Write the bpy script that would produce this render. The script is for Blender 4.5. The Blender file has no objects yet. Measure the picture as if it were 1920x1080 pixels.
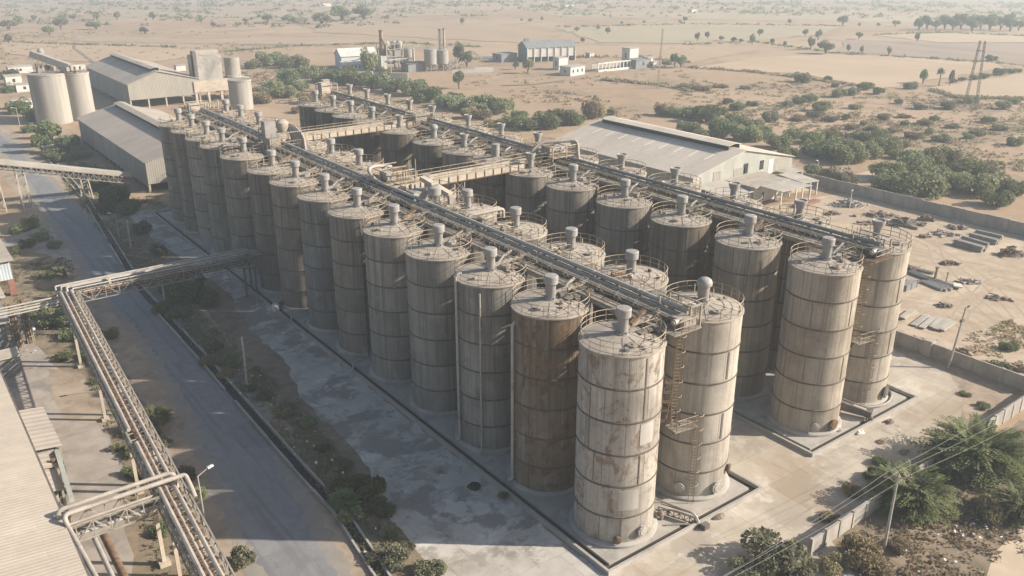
import bpy, math, random
from mathutils import Vector, Matrix, noise as mnoise
random.seed(11)
S = bpy.context.scene
COL = S.collection
PI = math.pi
# ------------------------------------------------------------------ camera geometry
F, PIT, HC, PHI, OX, OY = 1614.64, .376195, 48.898, .643733, 9.21192, 65.3803
SP, CP = math.sin(PHI), math.cos(PHI)
cP, sP = math.cos(PIT), math.sin(PIT)
CAM = Vector((-(OX*CP+OY*SP), -(-OX*SP+OY*CP), HC))

def ray(u, v):
    a = (u-960)/F; b = -(v-540)/F
    X, Y, Z = a, cP+b*sP, -sP+b*cP
    return Vector((X*CP+Y*SP, -X*SP+Y*CP, Z))

def terra(x, y):
    """ground level: flat round the plant, falling gently away beyond 380 m"""
    t = max(0.0, math.hypot(x-10, y-60)-380)
    return -.03*t*t/(t+150)  # made-up fall: longer sight lines lay more haze over the far ground

def at(u, v, z=0.0):
    d = ray(u, v); zz = z
    for _ in range(60):
        p = CAM+d*((zz-HC)/d.z); z2 = z+terra(p.x, p.y)
        if abs(z2-zz) < 1e-4: break
        zz = z2
    return Vector((p.x, p.y, zz))

def at_y(u, v, y):
    d = ray(u, v); return CAM+d*((y-CAM.y)/d.y)

def ppm(p):
    """pixels (of 1920) per metre at a point"""
    f = Vector((SP*cP, CP*cP, -sP))
    return F/max(1, (p-CAM).dot(f))

def hgt(p, v1):
    """height of a vertical standing at p whose top is at photo row v1"""
    lo, hi = p.z, p.z+80
    for _ in range(50):
        m = (lo+hi)/2
        q = Vector((p.x, p.y, m))-CAM
        dep = q.dot(Vector((SP*cP, CP*cP, -sP))); up = q.dot(Vector((SP*sP, CP*sP, cP)))
        if 540-F*up/dep > v1: lo = m
        else: hi = m
    return lo-p.z

# ------------------------------------------------------------------ mesh builder
class MB:
    def __init__(s): s.v = []; s.f = []; s.uv = []
    def add(s, vs, fs, uvs=None):
        o = len(s.v); s.v += [tuple(p) for p in vs]
        for i, f in enumerate(fs):
            s.f.append(tuple(o+k for k in f))
            s.uv.append(uvs[i] if uvs else None)
        return s
    def box(s, c, d, rz=0, rot=None):
        hx, hy, hz = d[0]/2, d[1]/2, d[2]/2
        M = rot if rot is not None else Matrix.Rotation(rz, 3, 'Z')
        vs = [Vector(c)+M @ Vector((x*hx, y*hy, z*hz)) for x in (-1, 1) for y in (-1, 1) for z in (-1, 1)]
        return s.add(vs, [(0, 1, 3, 2), (4, 6, 7, 5), (0, 4, 5, 1), (2, 3, 7, 6), (0, 2, 6, 4), (1, 5, 7, 3)])
    def bx(s, x0, x1, y0, y1, z0, z1):
        return s.box(((x0+x1)/2, (y0+y1)/2, (z0+z1)/2), (x1-x0, y1-y0, z1-z0))
    def beam(s, p0, p1, w, h=None):
        p0, p1 = Vector(p0), Vector(p1); d = p1-p0; L = d.length
        if L < 1e-6: return s
        h = h or w; d.normalize()
        up = Vector((0, 0, 1)) if abs(d.z) < .98 else Vector((0, 1, 0))
        x = d.cross(up).normalized(); z = x.cross(d)
        return s.box((p0+p1)/2, (w, L, h), rot=Matrix((x, d, z)).transposed())
    def tube(s, pts, r, seg=6, caps=True, closed=False):
        pts = [Vector(p) for p in pts]; n = len(pts); rings = []
        prev = None
        for i, p in enumerate(pts):
            if closed: t = pts[(i+1) % n]-pts[i-1]
            else: t = pts[min(i+1, n-1)]-pts[max(i-1, 0)]
            t.normalize()
            if prev is None:
                a = Vector((0, 0, 1)) if abs(t.z) < .9 else Vector((1, 0, 0))
                x = t.cross(a).normalized()
            else:
                x = prev-t*prev.dot(t); x.normalize()
            prev = x; y = t.cross(x)
            rr = r[i] if isinstance(r, (list, tuple)) else r
            rings.append([p+(x*math.cos(2*PI*k/seg)+y*math.sin(2*PI*k/seg))*rr for k in range(seg)])
        vs = [q for g in rings for q in g]; fs = []
        m = n if closed else n-1
        for i in range(m):
            j = (i+1) % n
            for k in range(seg):
                k2 = (k+1) % seg
                fs.append((i*seg+k, i*seg+k2, j*seg+k2, j*seg+k))
        if caps and not closed:
            fs.append(tuple(reversed(range(seg)))); fs.append(tuple((n-1)*seg+k for k in range(seg)))
        return s.add(vs, fs)
    def lathe(s, prof, seg=32, c=(0, 0, 0), uvscale=None, a0=0):
        """prof: list of (r,z)"""
        vs = []; fs = []; uvs = []
        n = len(prof)
        for (r, z) in prof:
            for k in range(seg):
                a = a0+2*PI*k/seg; vs.append((c[0]+r*math.cos(a), c[1]+r*math.sin(a), c[2]+z))
        for i in range(n-1):
            for k in range(seg):
                k2 = (k+1) % seg
                fs.append((i*seg+k, i*seg+k2, (i+1)*seg+k2, (i+1)*seg+k))
                U = uvscale or 1
                uvs.append([(k/seg*U, prof[i][1]), ((k+1)/seg*U, prof[i][1]), ((k+1)/seg*U, prof[i+1][1]), (k/seg*U, prof[i+1][1])])
        if prof[0][0] > 1e-4:
            fs.append(tuple(reversed(range(seg)))); uvs.append([(0, 0)]*seg)
        if prof[-1][0] > 1e-4:
            fs.append(tuple((n-1)*seg+k for k in range(seg))); uvs.append([(0, 0)]*seg)
        return s.add(vs, fs, uvs)
    def quad(s, a, b, c, d): return s.add([a, b, c, d], [(0, 1, 2, 3)])
    def poly(s, pts): return s.add(pts, [tuple(range(len(pts)))])
    def ring(s, r, z, tr, seg=40, a0=0, a1=2*PI, ts=4, c=(0, 0)):
        full = abs(a1-a0-2*PI) < 1e-3
        n = max(3, int(seg*(a1-a0)/(2*PI)))
        pts = [(c[0]+r*math.cos(a0+(a1-a0)*k/n), c[1]+r*math.sin(a0+(a1-a0)*k/n), z) for k in range(n if full else n+1)]
        return s.tube(pts, tr, ts, closed=full)
    def railing(s, p0, p1, h=1.1, step=1.7, r=.035):
        p0, p1 = Vector(p0), Vector(p1); L = (p1-p0).length; n = max(1, round(L/step))
        for k in range(n+1):
            p = p0.lerp(p1, k/n); s.tube([p, p+Vector((0, 0, h))], r, 4)
        for hh in (h, h*.52): s.tube([p0+Vector((0, 0, hh)), p1+Vector((0, 0, hh))], r, 4)
        return s
    def build(s, name, m, parent=None, smooth=True, loc=None):
        me = bpy.data.meshes.new(name); me.from_pydata(s.v, [], s.f)
        if any(u for u in s.uv):
            L = me.uv_layers.new(name='UVMap'); i = 0
            for f, u in zip(s.f, s.uv):
                for k in range(len(f)):
                    L.data[i].uv = u[k] if u else (0, 0); i += 1
        me.materials.append(m)
        if smooth:
            me.shade_smooth(); me.set_sharp_from_angle(angle=math.radians(38))
        o = bpy.data.objects.new(name, me); COL.objects.link(o)
        if parent is not None: o.parent = parent
        if loc is not None: o.location = loc
        return o

def tag(o, label=None, cat=None, group=None, kind=None):
    if label: o['label'] = label
    if cat: o['category'] = cat
    if group: o['group'] = group
    if kind: o['kind'] = kind
    return o

def thing(name, label, cat, loc=(0, 0, 0), rz=0, group=None):
    o = bpy.data.objects.new(name, None); COL.objects.link(o)
    o.location = loc; o.rotation_euler = (0, 0, rz); o.empty_display_size = .5
    return tag(o, label, cat, group)

KIDS = {}
def kids(o):
    if o.name not in KIDS: KIDS[o.name] = list(o.children)
    return KIDS[o.name]

def copy_tree(o, parent=None):
    c = o.copy(); COL.objects.link(c)
    if parent is not None: c.parent = parent
    for ch in kids(o): copy_tree(ch, c)
    return c

ONES = ['', 'first', 'second', 'third', 'fourth', 'fifth', 'sixth', 'seventh', 'eighth', 'ninth', 'tenth', 'eleventh', 'twelfth', 'thirteenth', 'fourteenth', 'fifteenth', 'sixteenth', 'seventeenth', 'eighteenth', 'nineteenth']
TENS = ['', '', 'twenty', 'thirty', 'forty', 'fifty', 'sixty', 'seventy', 'eighty', 'ninety']
def nth(i):
    if i < 20: return ONES[i]
    if i % 10 == 0: return {20: 'twentieth', 30: 'thirtieth', 40: 'fortieth', 50: 'fiftieth', 60: 'sixtieth', 70: 'seventieth', 80: 'eightieth'}[i]
    return TENS[i//10]+'-'+ONES[i % 10]

# ------------------------------------------------------------------ materials
def nodes_of(name):
    m = bpy.data.materials.new(name); m.use_nodes = True
    nt = m.node_tree; return m, nt, nt.nodes['Principled BSDF']

class NT:
    def __init__(s, nt): s.nt = nt
    def n(s, t, **kw):
        x = s.nt.nodes.new(t)
        for k, v in kw.items(): setattr(x, k, v)
        return x
    def l(s, a, b): s.nt.links.new(a, b)
    def val(s, sock, v):
        if hasattr(v, 'links'): s.l(v, sock)
        elif sock.type == 'VECTOR' and not hasattr(v, '__len__'): sock.default_value = (v, v, v)
        else: sock.default_value = v
    def math(s, op, a, b=None, c=None, clamp=False):
        x = s.n('ShaderNodeMath', operation=op, use_clamp=clamp); s.val(x.inputs[0], a)
        if b is not None: s.val(x.inputs[1], b)
        if c is not None: s.val(x.inputs[2], c)
        return x.outputs[0]
    def vmath(s, op, a, b):
        x = s.n('ShaderNodeVectorMath', operation=op); s.val(x.inputs[0], a); s.val(x.inputs[1], b); return x.outputs[0]
    def mix(s, fac, a, b, mode='MIX'):
        x = s.n('ShaderNodeMix', data_type='RGBA', blend_type=mode); s.val(x.inputs[0], fac)
        for sock, v in ((x.inputs[6], a), (x.inputs[7], b)):
            s.val(sock, v if hasattr(v, 'links') else (*v[:3], 1))
        return x.outputs[2]
    def noise(s, vec, scale, detail=4, rough=.55, dist=0):
        x = s.n('ShaderNodeTexNoise'); s.l(vec, x.inputs['Vector'])
        x.inputs['Scale'].default_value = scale; x.inputs['Detail'].default_value = detail
        x.inputs['Roughness'].default_value = rough; x.inputs['Distortion'].default_value = dist
        return x.outputs[0]
    def vor(s, vec, scale, feat='F1'):
        x = s.n('ShaderNodeTexVoronoi', feature=feat); s.l(vec, x.inputs['Vector']); x.inputs['Scale'].default_value = scale; return x
    def ramp(s, f, lo, hi):
        x = s.n('ShaderNodeMapRange', interpolation_type='SMOOTHSTEP'); s.val(x.inputs[0], f)
        x.inputs[1].default_value = lo; x.inputs[2].default_value = hi; return x.outputs[0]
    def bump(s, h, strength, dist, bsdf):
        x = s.n('ShaderNodeBump'); x.inputs['Strength'].default_value = strength; x.inputs['Distance'].default_value = dist
        s.l(h, x.inputs['Height']); s.l(x.outputs[0], bsdf.inputs['Normal'])

def basic(name, c1, c2=None, scale=1.0, stain=None, rough=.85, bump=0, metal=0, stretch=None, rand=True, corr=None, world=False, c3=None, laps=None):
    """two-tone weathered surface in object space; stretch scales the axes; corr = (axis, pitch) corrugation"""
    m, nt, b = nodes_of(name); T = NT(nt)
    if world:
        vec = T.n('ShaderNodeNewGeometry').outputs['Position']; base = vec
    else:
        vec = T.n('ShaderNodeTexCoord').outputs['Object']; base = vec
    if rand and not world:
        oi = T.n('ShaderNodeObjectInfo'); r = T.math('MULTIPLY', oi.outputs['Random'], 97.0)
        vec = T.vmath('ADD', vec, r)
    v2 = vec
    if stretch: v2 = T.vmath('MULTIPLY', vec, stretch)
    c2 = c2 or tuple(x*.7 for x in c1)
    n1 = T.noise(v2, scale, 6, .6)
    col = T.mix(T.ramp(n1, .32, .68), c1, c2)
    if c3:
        col = T.mix(T.ramp(T.noise(v2, scale*.31, 5, .65), .5, .68), col, c3)
    if stain:
        n2 = T.noise(v2, scale*.37, 7, .7, .4)
        col = T.mix(T.math('MULTIPLY', T.ramp(n2, .55, .7), .85), col, stain)
    n3 = T.noise(vec, scale*9, 3, .6)
    col = T.mix(T.math('MULTIPLY', T.ramp(n3, .3, .8), .28), col, tuple(x*.55 for x in c1))
    if laps:   # (along axis, across axis, sheet length, sheet width): single sheets of slightly different age, dark laps
        sx = T.n('ShaderNodeSeparateXYZ'); T.l(base, sx.inputs[0]); cx = T.n('ShaderNodeCombineXYZ'); T.l(sx.outputs[laps[0]], cx.inputs[0]); T.l(sx.outputs[laps[1]], cx.inputs[1])
        br = T.n('ShaderNodeTexBrick'); br.offset = .5; T.l(cx.outputs[0], br.inputs['Vector']); br.inputs['Scale'].default_value = 1
        br.inputs['Brick Width'].default_value = laps[2]; br.inputs['Row Height'].default_value = laps[3]; br.inputs['Mortar Size'].default_value = .025
        br.inputs['Color1'].default_value = (.74, .73, .71, 1); br.inputs['Color2'].default_value = (1, 1, 1, 1); br.inputs['Mortar'].default_value = (.5, .46, .42, 1)
        col = T.mix(.26, col, br.outputs['Color'], 'MULTIPLY')
        rs_ = T.noise(T.vmath('MULTIPLY', vec, tuple(.12 if k == laps[0] else 2.2 for k in range(3))), 1, 5, .65)
        col = T.mix(T.math('MULTIPLY', T.ramp(rs_, .62, .74), .28), col, (.22, .155, .11))
    T.l(col, b.inputs['Base Color']); b.inputs['Roughness'].default_value = rough; b.inputs['Metallic'].default_value = metal
    b.inputs['Specular IOR Level'].default_value = .3
    if corr:
        sx = T.n('ShaderNodeSeparateXYZ'); T.l(base, sx.inputs[0])
        w = T.math('SINE', T.math('MULTIPLY', sx.outputs[corr[0]], 2*PI/corr[1]))
        T.bump(w, .5, corr[2] if len(corr) > 2 else .03, b)
    elif bump: T.bump(T.noise(vec, scale*4, 5, .65), bump, .05, b)
    return m

M = {}
M['steel'] = basic('painted_steel', (.35, .31, .26), (.25, .22, .18), 1.5, stain=(.16, .10, .06))
M['steel_dark'] = basic('dark_steel', (.16, .15, .135), (.10, .09, .08), 1.2, stain=(.13, .08, .05))
M['rail'] = basic('rail_steel', (.46, .39, .29), (.30, .22, .14), 1.2)
M['rust'] = basic('rusty_steel', (.20, .12, .07), (.12, .075, .05), 2.0, stain=(.27, .19, .12))
M['pipe'] = basic('grey_pipe', (.46, .43, .38), (.36, .335, .30), .9, stain=(.26, .20, .14), rough=.5, metal=.1)
M['pipe_green'] = basic('dark_pipe', (.27, .27, .25), (.20, .20, .19), .9, rough=.5, metal=.1)
M['pipe_tan'] = basic('dusty_pipe', (.42, .37, .315), (.31, .27, .225), .8, stain=(.23, .15, .10), rough=.6)
M['vent'] = basic('vent_metal', (.34, .32, .295), (.26, .245, .225), 1.3, stain=(.24, .21, .18), rough=.6)
M['roof_dust'] = basic('dusty_roof_plate', (.42, .365, .30), (.31, .27, .225), .7, stain=(.17, .14, .11), rough=.9, bump=.15)
M['deck'] = basic('grating_deck', (.30, .255, .20), (.20, .17, .135), 1.0, stain=(.12, .085, .055))
M['conc_tan'] = basic('bridge_concrete', (.50, .43, .34), (.40, .34, .27), .7, stain=(.28, .23, .18))
M['concrete'] = basic('old_concrete', (.40, .37, .33), (.31, .29, .26), .35, stain=(.20, .18, .155), bump=.2)
M['conc_light'] = basic('pale_concrete', (.44, .40, .34), (.34, .31, .265), .25, stain=(.22, .195, .165), stretch=(1, 1, .35))
M['white'] = basic('whitewash', (.66, .63, .575), (.54, .51, .46), .3, stain=(.42, .38, .33))
M['brick'] = basic('red_brick', (.30, .15, .10), (.22, .11, .08), 2.0)
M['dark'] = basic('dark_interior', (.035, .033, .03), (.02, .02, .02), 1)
M['glass'] = basic('dark_window', (.05, .055, .06), (.03, .035, .04), 1, rough=.25)
M['sheet_tan'] = basic('roof_sheet', (.46, .395, .33), (.38, .325, .27), .12, stain=(.33, .28, .235), corr=(1, .9, .04), stretch=(.25, 1, 1), laps=(0, 1, 3.1, 1.05))
M['sheet_tan_x'] = basic('roof_sheet_cross', (.52, .445, .36), (.45, .385, .31), .10, stain=(.37, .31, .25), corr=(1, .42, .016), stretch=(.2, 1, 1), laps=(0, 1, 3.6, 1.05))
M['sheet_pale'] = basic('pale_roof_sheet', (.64, .56, .46), (.53, .46, .375), .1, stain=(.38, .32, .255), corr=(1, .9, .03), stretch=(.25, 1, 1), laps=(0, 1, 4.2, 1.1))
M['clad'] = basic('wall_sheet', (.37, .34, .285), (.30, .275, .235), .25, stain=(.22, .18, .14), corr=(0, .45, .03), stretch=(1, 1, .25), laps=(2, 0, 2.6, 1.0))
M['clad_y'] = basic('wall_sheet_side', (.33, .31, .275), (.26, .245, .22), .25, stain=(.2, .18, .15), corr=(1, .45, .03), stretch=(1, 1, .25), laps=(2, 1, 2.6, 1.0))
M['clad_dark'] = basic('grey_sheet', (.24, .245, .245), (.19, .19, .19), .3)
M['clad_blue'] = basic('pale_blue_sheet', (.52, .56, .58), (.42, .46, .48), .4, corr=(0, .4, .03))
M['clad_green'] = basic('pale_green_sheet', (.42, .42, .365), (.33, .33, .29), .4, stain=(.26, .245, .21), stretch=(1, 1, .3))
M['old_conc'] = basic('stained_concrete', (.38, .35, .30), (.27, .25, .22), .5, stain=(.19, .17, .145), stretch=(1, 1, .09))
M['skylight'] = basic('skylight_sheet', (.82, .76, .66), (.74, .68, .58), .5)
M['wood'] = basic('timber', (.33, .24, .16), (.22, .16, .11), 1.0)
M['junk'] = basic('scrap_metal', (.24, .18, .135), (.12, .10, .085), 1.7, stain=(.30, .28, .25))
M['junk_pale'] = basic('pale_scrap', (.42, .39, .36), (.28, .26, .24), 1.7)
M['beam'] = basic('precast_concrete', (.30, .275, .25), (.22, .20, .185), .9)
M['wall'] = basic('boundary_concrete', (.43, .39, .335), (.29, .265, .235), .5, stain=(.17, .15, .125), stretch=(1, 1, .5))
M['pole'] = basic('pole_concrete', (.45, .42, .37), (.36, .33, .29), 1)
M['wire'] = basic('wire_metal', (.36, .34, .31), (.30, .28, .26), 1)
M['litter'] = basic('litter_plastic', (.75, .75, .74), (.55, .55, .56), 3)
M['tyre'] = basic('black_rubber', (.022, .022, .024), (.03, .03, .03), 2)
M['lampwhite'] = basic('lamp_housing', (.72, .72, .70), (.6, .6, .58), 2)
M['bark'] = basic('bark', (.16, .125, .09), (.10, .08, .06), 3)
M['twig'] = basic('dry_twig', (.30, .24, .17), (.22, .17, .12), 3)

def leaf_mat(name, c1, c2, c3):
    m, nt, b = nodes_of(name); T = NT(nt)
    g = T.n('ShaderNodeNewGeometry'); oi = T.n('ShaderNodeObjectInfo')
    col = T.mix(g.outputs['Random Per Island'], c1, c2)
    tc = T.n('ShaderNodeTexCoord').outputs['Object']
    n = T.noise(T.vmath('ADD', tc, T.math('MULTIPLY', oi.outputs['Random'], 50.)), 2.2, 3, .5)
    col = T.mix(T.ramp(n, .42, .62), col, c3)
    hv = T.n('ShaderNodeHueSaturation'); T.l(col, hv.inputs['Color'])
    T.l(T.math('MULTIPLY_ADD', oi.outputs['Random'], .5, .75), hv.inputs['Value'])
    T.l(T.math('MULTIPLY_ADD', oi.outputs['Random'], .05, .475), hv.inputs['Hue'])
    T.l(hv.outputs[0], b.inputs['Base Color']); b.inputs['Roughness'].default_value = .7; b.inputs['Specular IOR Level'].default_value = .2
    tr = T.n('ShaderNodeBsdfTranslucent'); T.l(hv.outputs[0], tr.inputs[0])
    mx = T.n('ShaderNodeMixShader'); mx.inputs[0].default_value = .36
    T.l(b.outputs[0], mx.inputs[1]); T.l(tr.outputs[0], mx.inputs[2])
    T.l(mx.outputs[0], nt.nodes['Material Output'].inputs['Surface'])
    return m
M['leaf'] = leaf_mat('olive_leaf', (.165, .19, .085), (.24, .26, .12), (.28, .27, .155))
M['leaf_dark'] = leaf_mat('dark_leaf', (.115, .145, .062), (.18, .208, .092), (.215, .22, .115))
M['leaf_green'] = leaf_mat('fresh_leaf', (.10, .12, .045), (.155, .175, .068), (.20, .205, .10))
M['leaf_dry'] = leaf_mat('dry_leaf', (.29, .22, .135), (.38, .30, .185), (.25, .215, .12))
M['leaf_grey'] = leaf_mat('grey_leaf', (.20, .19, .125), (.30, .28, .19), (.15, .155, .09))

def silo_mat():
    m, nt, b = nodes_of('silo_plate'); T = NT(nt)
    uv = T.n('ShaderNodeUVMap').outputs[0]
    oi = T.n('ShaderNodeObjectInfo'); rnd = oi.outputs['Random']
    def attr(n):
        x = T.n('ShaderNodeAttribute', attribute_type='OBJECT', attribute_name=n); return x.outputs['Fac']
    rust, warm, pale = attr('rust'), attr('warm'), attr('pale')
    off = T.math('MULTIPLY', rnd, 173.0)
    vec = T.vmath('ADD', uv, off)
    grey = T.mix(pale, (.150, .147, .137), (.52, .50, .455)); tan = T.mix(pale, (.185, .143, .098), (.56, .48, .375))
    base = T.mix(warm, grey, tan)
    br = T.n('ShaderNodeTexBrick'); br.offset = .5
    T.l(T.vmath('ADD', uv, T.math('MULTIPLY', rnd, 5.65)), br.inputs['Vector'])
    # brick rows must stay on the course lines: only the around-axis is shifted
    sp = T.n('ShaderNodeSeparateXYZ'); T.l(uv, sp.inputs[0])
    cx = T.n('ShaderNodeCombineXYZ'); T.l(T.math('ADD', sp.outputs[0], T.math('MULTIPLY', rnd, 22.6)), cx.inputs[0]); T.l(sp.outputs[1], cx.inputs[1])
    T.l(cx.outputs[0], br.inputs['Vector'])
    br.inputs['Scale'].default_value = 1; br.inputs['Brick Width'].default_value = 3.77; br.inputs['Row Height'].default_value = 3.094
    br.inputs['Mortar Size'].default_value = .045; br.inputs['Mortar Smooth'].default_value = .2; br.inputs['Bias'].default_value = 0
    br.inputs['Color1'].default_value = (.5, .5, .52, 1); br.inputs['Color2'].default_value = (1, 1, 1, 1); br.inputs['Mortar'].default_value = (.8, .8, .8, 1)
    col = T.mix(.62, base, br.outputs['Color'], 'MULTIPLY')
    # broad blotches
    bl = T.noise(T.vmath('MULTIPLY', vec, (.28, .16, 1)), 1, 6, .65, .3)
    col = T.mix(T.math('MULTIPLY', T.ramp(bl, .42, .62), T.math('MULTIPLY_ADD', pale, -.15, .6)), col, T.mix(warm, (.135, .14, .14), (.17, .125, .08)))
    bl2 = T.noise(T.vmath('MULTIPLY', T.vmath('ADD', vec, 31.7), (.5, .35, 1)), 1, 6, .6)
    col = T.mix(T.math('MULTIPLY', T.ramp(bl2, .5, .68), T.math('MULTIPLY_ADD', pale, .45, .12)), col, T.mix(warm, (.44, .43, .40), (.47, .40, .31)))
    # vertical run-off streaks, stronger towards the rim
    top = T.ramp(sp.outputs[1], 7.0, 18.0)
    st = T.noise(T.vmath('MULTIPLY', vec, (2.6, .05, 1)), 1, 5, .62)
    st2 = T.noise(T.vmath('MULTIPLY', T.vmath('ADD', vec, 9.1), (6.5, .10, 1)), 1, 4, .6)
    k = T.math('MULTIPLY', T.ramp(st, .47, .62), T.math('MULTIPLY_ADD', top, .5, .38))
    k = T.math('MULTIPLY', k, T.math('MULTIPLY_ADD', pale, -.55, 1.0))
    col = T.mix(k, col, T.mix(rust, (.095, .085, .07), (.105, .06, .034)))
    col = T.mix(T.math('MULTIPLY', T.ramp(st2, .54, .68), T.math('MULTIPLY_ADD', pale, -.25, .5)), col, (.10, .075, .052))
    stl = T.noise(T.vmath('MULTIPLY', T.vmath('ADD', vec, 55.), (1.9, .045, 1)), 1, 4, .6)
    col = T.mix(T.math('MULTIPLY', T.ramp(stl, .58, .72), .4), col, (.50, .46, .39))
    # rust patches
    rn = T.noise(T.vmath('MULTIPLY', T.vmath('ADD', vec, 77.), (.55, .36, 1)), 1, 10, .72, 1.2)
    thr = T.math('SUBTRACT', .66, T.math('MULTIPLY', rust, .22))
    rf = T.ramp(T.math('SUBTRACT', rn, thr), 0, .09)
    rc = T.mix(T.ramp(T.noise(T.vmath('MULTIPLY', vec, (1, .4, 1)), 2.2, 6), .4, .6), (.205, .12, .062), (.095, .058, .036))
    col = T.mix(T.math('MULTIPLY', rf, T.math('MULTIPLY_ADD', rust, .5, .35)), col, rc)
    # rusty weld seams
    seam = T.math('MULTIPLY', br.outputs['Fac'], T.math('MULTIPLY_ADD', rust, .35, .45))
    col = T.mix(seam, col, (.085, .058, .038))
    fine = T.noise(vec, 5, 4, .7)
    col = T.mix(T.math('MULTIPLY', T.ramp(fine, .35, .75), .25), col, (.16, .14, .115))
    T.l(col, b.inputs['Base Color']); b.inputs['Roughness'].default_value = .72; b.inputs['Specular IOR Level'].default_value = .3
    hh = T.math('ADD', T.math('MULTIPLY', br.outputs['Fac'], -.5), T.math('MULTIPLY', T.noise(T.vmath('MULTIPLY', vec, (.45, .5, 1)), 1, 3), 1.6))
    T.bump(hh, .35, .10, b)
    return m
M['silo'] = silo_mat()

def ground_mat():
    m, nt, b = nodes_of('dry_ground'); T = NT(nt)
    p = T.n('ShaderNodeNewGeometry').outputs['Position']
    n0 = T.noise(p, .006, 5, .6, .6); n1 = T.noise(p, .035, 7, .65, .5); n2 = T.noise(p, .22, 6, .65); n3 = T.noise(p, 1.6, 5, .7)
    col = T.mix(T.ramp(n0, .38, .62), (.345, .24, .155), (.40, .29, .195))
    col = T.mix(T.ramp(n1, .45, .70), col, (.245, .18, .12))
    col = T.mix(T.math('MULTIPLY', T.ramp(n2, .5, .72), .6), col, (.42, .32, .22))
    col = T.mix(T.math('MULTIPLY', T.ramp(n3, .52, .75), .45), col, (.22, .17, .115))
    sc = T.math('MULTIPLY', T.ramp(T.noise(p, .09, 8, .75, .7), .56, .66), .6)
    col = T.mix(sc, col, (.22, .185, .125))
    T.l(col, b.inputs['Base Color']); b.inputs['Roughness'].default_value = .95; b.inputs['Specular IOR Level'].default_value = .15
    T.bump(T.math('ADD', n3, T.math('MULTIPLY', n2, 2.)), .35, .25, b)
    return m
M['ground'] = ground_mat()

def sheet_mat(name, cols, scales, bumpd=.05, rough=.95, extra=None):
    """cols[0] base, then (colour, scale, lo, hi, amount, stretch)"""
    m, nt, b = nodes_of(name); T = NT(nt)
    p = T.n('ShaderNodeNewGeometry').outputs['Position']
    col = T.mix(T.ramp(T.noise(p, scales, 6, .6), .35, .65), cols[0], cols[1])
    for (c, sc, lo, hi, am, stz) in cols[2:]:
        q = T.vmath('ADD', T.vmath('MULTIPLY', p, stz), (sc*91, sc*37, 0)) if stz else T.vmath('ADD', p, (sc*91, sc*37, 0))
        col = T.mix(T.math('MULTIPLY', T.ramp(T.noise(q, sc, 7, .66, .35), lo, hi), am), col, c)
    if extra: col = extra(T, p, col)
    T.l(col, b.inputs['Base Color']); b.inputs['Roughness'].default_value = rough; b.inputs['Specular IOR Level'].default_value = .2
    if bumpd: T.bump(T.noise(p, 3.0, 6, .7), .3, bumpd, b)
    return m

def slabs(T, p, col):
    """cast bay joints: thin dark lines, hand-laid bays of differing tone"""
    br = T.n('ShaderNodeTexBrick'); br.offset = .35
    T.l(T.vmath('ADD', p, T.n('ShaderNodeTexNoise').outputs['Color']), br.inputs['Vector'])
    br.inputs['Scale'].default_value = 1; br.inputs['Brick Width'].default_value = 6.3; br.inputs['Row Height'].default_value = 4.6
    br.inputs['Mortar Size'].default_value = .03
    br.inputs['Color1'].default_value = (.80, .80, .80, 1); br.inputs['Color2'].default_value = (1, 1, 1, 1); br.inputs['Mortar'].default_value = (.55, .52, .5, 1)
    return T.mix(.7, col, br.outputs['Color'], 'MULTIPLY')
M['yard'] = sheet_mat('yard_concrete', [(.52, .48, .42), (.44, .405, .355),
    ((.26, .235, .205), .11, .49, .55, .85, None), ((.31, .27, .225), .33, .53, .60, .7, None), ((.62, .585, .52), .19, .54, .60, .8, None), ((.14, .13, .12), .5, .63, .68, .7, None), ((.30, .255, .20), .06, .52, .66, .6, None)], .5, .02, extra=slabs)
M['apron'] = sheet_mat('apron_concrete', [(.49, .43, .35), (.42, .365, .295),
    ((.31, .265, .215), .11, .50, .60, .6, None), ((.57, .515, .44), .27, .52, .62, .7, None), ((.37, .29, .205), .06, .52, .66, .75, None), ((.24, .205, .17), .5, .60, .68, .6, (1, .3, 1)), ((.20, .175, .15), 1.4, .66, .72, .6, None)], .4, .02, extra=slabs)
M['plinth'] = sheet_mat('plinth_concrete', [(.40, .37, .325), (.33, .305, .27), ((.24, .22, .19), .3, .5, .66, .6, None), ((.47, .42, .35), .2, .52, .68, .6, None)], .6, .02)
def road_wear(T, p, col):
    tr = T.noise(T.vmath('MULTIPLY', p, (1.1, .035, 1)), 1, 4, .6)
    col = T.mix(T.math('MULTIPLY', T.ramp(tr, .48, .62), .5), col, (.15, .148, .15))
    v = T.vor(T.vmath('ADD', p, T.vmath('MULTIPLY', T.n('ShaderNodeTexNoise').outputs['Color'], (1, 1, 0))), .9, 'DISTANCE_TO_EDGE')
    m_ = T.math('MULTIPLY', T.ramp(T.noise(p, .12, 3), .5, .6), T.math('SUBTRACT', 1, T.ramp(v.outputs['Distance'], .004, .022)))
    col = T.mix(T.math('MULTIPLY', m_, .4), col, (.10, .098, .096))
    pt = T.vor(p, .16); pf = T.math('GREATER_THAN', T.math('FRACT', T.math('MULTIPLY', pt.outputs['Color'], 3.7)), .86)
    return T.mix(T.math('MULTIPLY', pf, .3), col, (.14, .14, .142))
M['asphalt'] = sheet_mat('asphalt', [(.235, .232, .232), (.205, .205, .207), ((.27, .262, .25), .07, .5, .7, .7, (1, .3, 1)), ((.13, .13, .135), .25, .58, .7, .5, (1, .4, 1)), ((.33, .295, .25), .5, .60, .75, .5, None)], .8, .015, .85, road_wear)
M['dust'] = sheet_mat('road_dust', [(.29, .255, .21), (.25, .228, .20), ((.32, .265, .205), .4, .5, .66, .7, None), ((.22, .212, .205), .7, .5, .64, .7, None)], .6, .02)
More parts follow.
